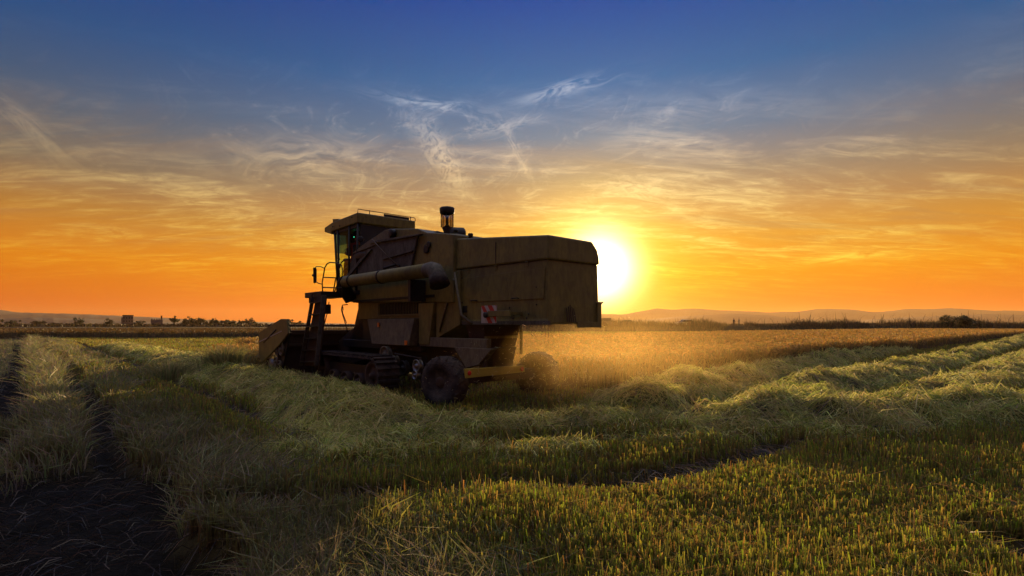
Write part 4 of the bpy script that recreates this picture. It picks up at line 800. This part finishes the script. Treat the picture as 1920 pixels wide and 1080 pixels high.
# ------------------------------------------------------------------ parked cars on the levee
M_car1 = mat('silver_car_paint', (.45, .43, .42), .3, metal=.4, var=.05); M_car2 = mat('dark_car_paint', (.10, .08, .08), .3, metal=.3, var=.05); M_cglass = mat('car_glass', (.03, .03, .035), .08, var=.1, spec=.8)
M_lamp = mat('lamp_glass', (.7, .68, .6), .15, var=.05)
def car(loc, rz, label, paint, L=4.2, H=1.5, van=False):
    e = empty('parked_car', loc, rz, label=label, cat='car' if not van else 'van', group='vehicles parked on the farm track'); w = .84; k = H / 1.5
    h2 = L / 2; lowp = [(-h2, .35), (-h2 + .03, .78 * k), (-h2 + .25, .88 * k), (h2 - 1.15, .92 * k), (h2 - .12, .74 * k), (h2, .55), (h2 - .02, .3), (-h2 + .1, .28)]
    MB().prism(lowp, -w, w).build('body', paint, e, .06)
    rr_ = (-h2 + .12, -h2 + .5) if not van else (-h2 + .05, -h2 + .15); fr_ = (h2 - 1.9, h2 - 1.1)
    z0, z1 = .86 * k, H
    pts = [(rr_[0], -w + .06, z0), (fr_[1], -w + .06, z0), (fr_[1], w - .06, z0), (rr_[0], w - .06, z0), (rr_[1], -w + .2, z1), (fr_[0], -w + .2, z1), (fr_[0], w - .2, z1), (rr_[1], w - .2, z1)]
    MB().hexa(pts).build('window', M_cglass, e, .03)
    m = MB().hexa([(rr_[1] - .03, -w + .17, z1 - .05), (fr_[0] + .05, -w + .17, z1 - .05), (fr_[0] + .05, w - .17, z1 - .05), (rr_[1] - .03, w - .17, z1 - .05), (rr_[1] + .05, -w + .24, z1 + .03), (fr_[0] - .06, -w + .24, z1 + .03), (fr_[0] - .06, w - .24, z1 + .03), (rr_[1] + .05, w - .24, z1 + .03)])
    for s_ in (-1, 1):
        for a_, b_ in (((rr_[0], z0), (rr_[1], z1)), ((fr_[1], z0), (fr_[0], z1)), ((-.2, z0), (-.25, z1))): m.tube([(a_[0], s_ * (w - .05), a_[1]), (b_[0], s_ * (w - .19), b_[1])], .04, 6)
    m.build('roof', paint, e, .02)
    for s_ in (-1, 1):
        for ux in (-h2 + .8, h2 - .8): MB().lathe((ux, s_ * (w - .1), .31), (0, s_, 0), [(-.1, .31), (.10, .31), (.11, .2), (.08, .18), (.1, .05)], 20).build('wheel', M_rub, e)
        MB().box((h2 - .08, s_ * .6 - .15, .58 * k), (h2 + .015, s_ * .6 + .15, .70 * k)).build('headlight', M_lamp, e, .02)
    return e
car((40.6, 126.0, 1.25), rad(186), 'silver hatchback parked on the farm track among the weeds', M_car1, 4.3, 1.55)
car((27.0, 128.5, 1.25), rad(176), 'dark saloon car parked on the track beside the low sun', M_car2, 4.2, 1.45)
car((24.1, 131.5, 1.2), rad(170), 'small pale car mostly hidden in weeds beneath the sun', M_car1, 3.9, 1.42)
car((20.6, 123.5, 1.15), rad(184), 'tall dark van parked right behind the tail of the harvester', M_car2, 4.8, 1.95, True)

# ------------------------------------------------------------------ trees and shrubs
M_bark = mat('bark', (.06, .045, .03), .95, sc=8)
def tree(name, loc, hgt, wid, label, nleaf=900, trunk=.25, seed=0, group=None, cat='tree', leaf=.5):
    r = np.random.default_rng(seed); e = empty(name, loc, label=label, cat=cat, group=group)
    m = MB().tube([(0, 0, -.3), (.05 * wid, 0, hgt * .25), (0, .03 * wid, hgt * .6)], [hgt * .035, hgt * .025, hgt * .01], 7)
    for k in range(5):
        a_ = k * 1.3 + seed; m.tube([(0, 0, hgt * (.15 + .08 * k)), (math.cos(a_) * wid * .3, math.sin(a_) * wid * .3, hgt * (.4 + .08 * k))], [hgt * .014, hgt * .005], 5)
    m.build('trunk', M_bark, e)
    nc = 16; cx = r.normal(size=(nc, 3)) * np.array([wid * .24, wid * .24, hgt * .15]) + np.array([0, 0, hgt * (trunk + (1 - trunk) * .48)]); rad_ = (.10 + .10 * r.random(nc)) * min(wid, hgt)
    k = r.integers(0, nc, nleaf); d = r.normal(size=(nleaf, 3)); d /= np.linalg.norm(d, axis=1)[:, None]; p = cx[k] + d * (rad_[k] * (.5 + .6 * r.random(nleaf)))[:, None] * np.array([1.3, 1.3, 1])
    p[:, 2] = np.clip(p[:, 2], .05, None); s_ = leaf * (.5 + r.random(nleaf)); a = r.normal(size=(nleaf, 3)); b = r.normal(size=(nleaf, 3)); a *= (s_ / np.linalg.norm(a, axis=1))[:, None]; b *= (s_ * .6 / np.linalg.norm(b, axis=1))[:, None]
    vv = np.stack([p - a, p + b, p + a, p - b], 1).reshape(-1, 3); ff = np.arange(nleaf * 4).reshape(-1, 4)
    cc_ = np.repeat(np.array([[.045, .05, .018]]) * (.5 + r.random((nleaf, 1))), 4, 0); o = np_mesh('crown', vv, ff, PM, cc_); o.parent = e; return e
def at(px, d, z=0): return ((px - 960) / 1000 * d, d, z)
tree('shrub', at(1805, 118, .5), 5.0, 7.6, 'big rounded dark shrub standing on the levee at the far right', 4200, -.15, 5, cat='shrub', leaf=.16)
TL = [(150, 6.5, 8, 'broad dark tree standing alone left of the two square buildings'), (21, 5, 10, 'low wide tree at the far left edge below the hills'), (70, 4, 7, 'low dark tree between the far left edge and the lone broad tree'), (205, 5, 7, 'small round tree just left of the tall square building'), (262, 4.2, 6, 'small tree between the two square buildings'), (326, 7, 5, 'slim dark tree just right of the low battlemented building'), (347, 6, 5.5, 'small tree right of the slim tree by the battlemented building')]
for i, (px, h_, w_, lb_) in enumerate(TL): tree('tree', at(px, 430 if i != 5 else 400), h_ * 1.25, w_, lb_, 420, .1, 20 + i, 'trees along the far left horizon', leaf=.6)
TR = [(357, 9.5, 7), (366, 9, 7), (376, 10.5, 8), (389, 6, 6), (401, 8, 7), (412, 6, 6), (423, 8, 6), (436, 6, 7), (449, 6, 6), (463, 8, 7), (476, 5.5, 7), (546, 7, 6), (560, 5, 6)]
desc = ['leftmost tree of the far row before the end sheet of the header', 'second tree from the left in the far row', 'tallest tree of the far row, third from its left end', 'low tree just right of the tallest in the far row', 'fifth tree from the left in the far row', 'sixth tree from the left in the far row', 'seventh tree from the left in the far row', 'eighth tree from the left in the far row', 'ninth tree from the left in the far row', 'round tree second from the right in the far row before the header', 'low tree closest to the end sheet of the header', 'small far tree seen just over the reel beside the ladder', 'small far tree partly behind the ladder']
for i, (px, h_, w_) in enumerate(TR): tree('tree', at(px, 430), h_ * .9, w_, desc[i], 420, .05, 40 + i, 'trees along the far left horizon', leaf=.6)
# low far hedge mass
n = 9000; x = -520 + rng.random(n) * 1000; y = 380 + rng.random(n) * 60 + .05 * np.abs(x); z = 0 * x; h = 1.2 + 3.2 * fbm(x * .03, y * .01, 200) * rng.random(n); ct = pick([(.05, .045, .02), (.07, .05, .025)], n)
v, f, c = upright(x, y, z, h, .5, .9 + .6 * rng.random(n), .6, ct, ct, .2); o = np_mesh('far_hedge', v, f, PM, c); tag(o, 'low dark hedge and scrub running along the far horizon', 'hedge', kind='stuff')

# ------------------------------------------------------------------ distant buildings
M_wall = mat('grey_wall', (.16, .13, .12), .9, sc=.4); M_win = mat('dark_window', (.02, .02, .025), .95, spec=.05)
def building(px, d, wpx, h, dep, label, kind):
    w = wpx / 1000 * d * .82; e = empty('building', at(px, d), math.atan((960 - px) / 1000), label=label, cat='building')
    MB().box((-w / 2, 0, -1), (w / 2, dep, h)).build('wall', M_wall, e, .1)
    if kind == 'tall':
        MB().box((-w / 2 - w * .12, 1, -1), (-w / 2, dep, h * .82)).build('stair_tower', M_wall, e, .1); MB().box((-w / 2 - .3, -.3, h), (w / 2 + .3, dep + .3, h + .5)).build('roof', M_win, e, .05)
    if kind == 'batt':
        m = MB(); nn = 5
        for k in range(nn): u_ = -w / 2 + w * (k + .2) / nn; m.box((u_, .5, h), (u_ + w / nn * .55, 3, h + 1.2))
        m.build('roof_vent', M_wall, e); MB().lathe((w / 2 - 1, 2, h), (0, 0, 1), [(0, .7), (3.6, .6), (3.7, .8), (4.0, .8)], 12).build('chimney', M_win, e)
    if kind == 'low': MB().prism([(-w / 2 - .3, h), (w / 2 + .3, h), (0, h + w * .08)], -.3, dep).build('roof', M_win, e)
    for r_ in range(max(1, int(h // 3.4))):
        for k in range(4):
            u_ = -w / 2 + w * (k + .3) / 4; MB().box((u_, -.06, 1.2 + r_ * 3.2), (u_ + w * .1, .05, 2.6 + r_ * 3.2)).build('window', M_win, e)
building(240, 520, 20, 10.6, 12, 'tall dark square building on the far left horizon', 'tall'); building(294, 500, 23, 6.2, 10, 'low dark building with a notched roofline and a thin chimney on the horizon', 'batt')
building(72, 620, 30, 4.5, 10, 'long low shed below the left hills', 'low'); building(100, 640, 16, 3.6, 9, 'small low shed right of the long shed on the far left', 'low')

# ------------------------------------------------------------------ single tufts one can tell apart
def tuft(loc, n, h, spread, lean, label, cols, w=.006, seed=1):
    global rng
    keep_ = rng; rng = np.random.default_rng(seed)
    r = np.abs(rng.normal(size=n)) * spread; a = rng.random(n) * 6.283; x = r * np.cos(a); y = r * np.sin(a); hh = h * (.45 + .55 * rng.random(n)); ct = pick(cols, n)
    l = lean * rng.random(n) * hh; P0 = np.stack([x, y, 0 * x - .03], 1); out = np.stack([np.cos(a), np.sin(a)], 1) * l[:, None]
    P1 = np.stack([x + out[:, 0] * .35, y + out[:, 1] * .35, hh * .6], 1); P2 = np.stack([x + out[:, 0], y + out[:, 1], hh * (1 - .3 * l / hh)], 1)
    v, f, c = blade_arrays(P0, P1, P2, w * (.6 + .8 * rng.random(n)), .1, ct * .8, ct); rng = keep_
    o = np_mesh('grass_tuft', v, f, PG, c); o.location = (loc[0], loc[1], float(height(np.array([loc[0]]), np.array([loc[1]]))[0])); return tag(o, label, 'grass tuft', 'tufts of tall grass')
DG = [(.22, .24, .08), (.28, .22, .08), (.16, .20, .06), (.32, .26, .10)]
tuft((-8.6, 16.0), 900, .85, .35, .9, 'tall loose tuft of dry grass standing left of the harvester header', DG, .012, 3)
tuft((-9.6, 15.0), 700, .7, .4, .9, 'lower tuft of dry grass just left of the tallest tuft', DG, .012, 4)
tuft((-8.0, 8.3), 900, .46, .22, 1.1, 'grey green fountain of grass on the strip between the two black ruts', DG, .008, 5)
tuft((-1.02, 3.75), 26, .42, .12, .8, 'few long green blades rising at the left end of the near stubble', [(.30, .32, .06), (.34, .30, .06)], .010, 6)
tuft((-.72, 3.25), 40, .36, .18, .9, 'yellow blades at the very bottom just right of the dark rut', [(.38, .30, .08), (.30, .32, .06)], .009, 7)
tuft((-1.15, 3.3), 160, .34, .16, .7, 'straw coloured stalks at the bottom edge beside the dark ground', [(.36, .26, .12), (.26, .20, .12)], .006, 8)

# ------------------------------------------------------------------ chaff in the air and dust behind the machine
n = 1500; p = rng.normal(size=(n, 3)) * np.array([1.1, .9, .45]) + np.array([.9, 9.9, .55]); p = p[(p[:, 2] > .05) & (p[:, 2] < 2.4)]; n = len(p)
d = rng.normal(size=(n, 3)) * .012; p1 = p + d; p2 = p1 + d + rng.normal(size=(n, 3)) * .006; ct = pick([(.6, .5, .3), (.5, .45, .25)], n)
v, f, c = blade_arrays(p, p1, p2, .003 + .004 * rng.random(n), .6, ct, ct); o = np_mesh('chaff', v, f, PM, c); tag(o, 'bits of chaff flying in the sunlit dust behind the harvester', 'chaff', kind='stuff')

def vol(name, center, size, dens, col, g_, hetero=None, label=None):
    if hetero: m = MB().lathe((0, 0, 0), (0, 0, 1), [(-1, .02), (-.9, .44), (-.6, .8), (-.2, .98), (.2, .98), (.6, .8), (.9, .44), (1, .02)], 24)
    else: m = MB().box((-1, -1, -1), (1, 1, 1))
    mt = bpy.data.materials.new(name); mt.use_nodes = True; t = mt.node_tree; t.nodes.clear(); o_ = t.nodes.new('ShaderNodeOutputMaterial'); pv = t.nodes.new('ShaderNodeVolumePrincipled')
    pv.inputs['Color'].default_value = (*col, 1); pv.inputs['Density'].default_value = dens; pv.inputs['Anisotropy'].default_value = g_; t.links.new(pv.outputs[0], o_.inputs['Volume'])
    if hetero:
        tcn = t.nodes.new('ShaderNodeTexCoord'); ln = t.nodes.new('ShaderNodeVectorMath'); ln.operation = 'LENGTH'; t.links.new(tcn.outputs['Object'], ln.inputs[0])
        mr_ = t.nodes.new('ShaderNodeMapRange'); mr_.interpolation_type = 'SMOOTHSTEP'; mr_.inputs[1].default_value = 1.0; mr_.inputs[2].default_value = .0; mr_.inputs[3].default_value = 0; mr_.inputs[4].default_value = dens
        nz = t.nodes.new('ShaderNodeTexNoise'); nz.inputs['Scale'].default_value = 2.2; nz.inputs['Detail'].default_value = 2; t.links.new(tcn.outputs['Object'], nz.inputs['Vector'])
        ml = t.nodes.new('ShaderNodeMath'); ml.operation = 'MULTIPLY'; t.links.new(ln.outputs['Value'], mr_.inputs[0]); t.links.new(mr_.outputs[0], ml.inputs[0])
        r2 = t.nodes.new('ShaderNodeMapRange'); r2.inputs[1].default_value = .3; r2.inputs[2].default_value = .7; r2.inputs[3].default_value = .4; r2.inputs[4].default_value = 1.6; t.links.new(nz.outputs['Fac'], r2.inputs[0]); t.links.new(r2.outputs[0], ml.inputs[1])
        t.links.new(ml.outputs[0], pv.inputs['Density'])
    o = m.build(name, mt); o.location = center; o.scale = size; tag(o, label, name, kind='stuff'); return o
vol('dust', (1.9, 10.2, .75), (3.9, 3.2, 1.8), .026, (1, .68, .24), .72, True, 'golden dust hanging in the low sun behind the harvester')
vol('haze', (0, 3400, 95), (6500, 3500, 97), 5.5e-5, (1, .64, .26), .45, None, 'warm evening haze over the plain')
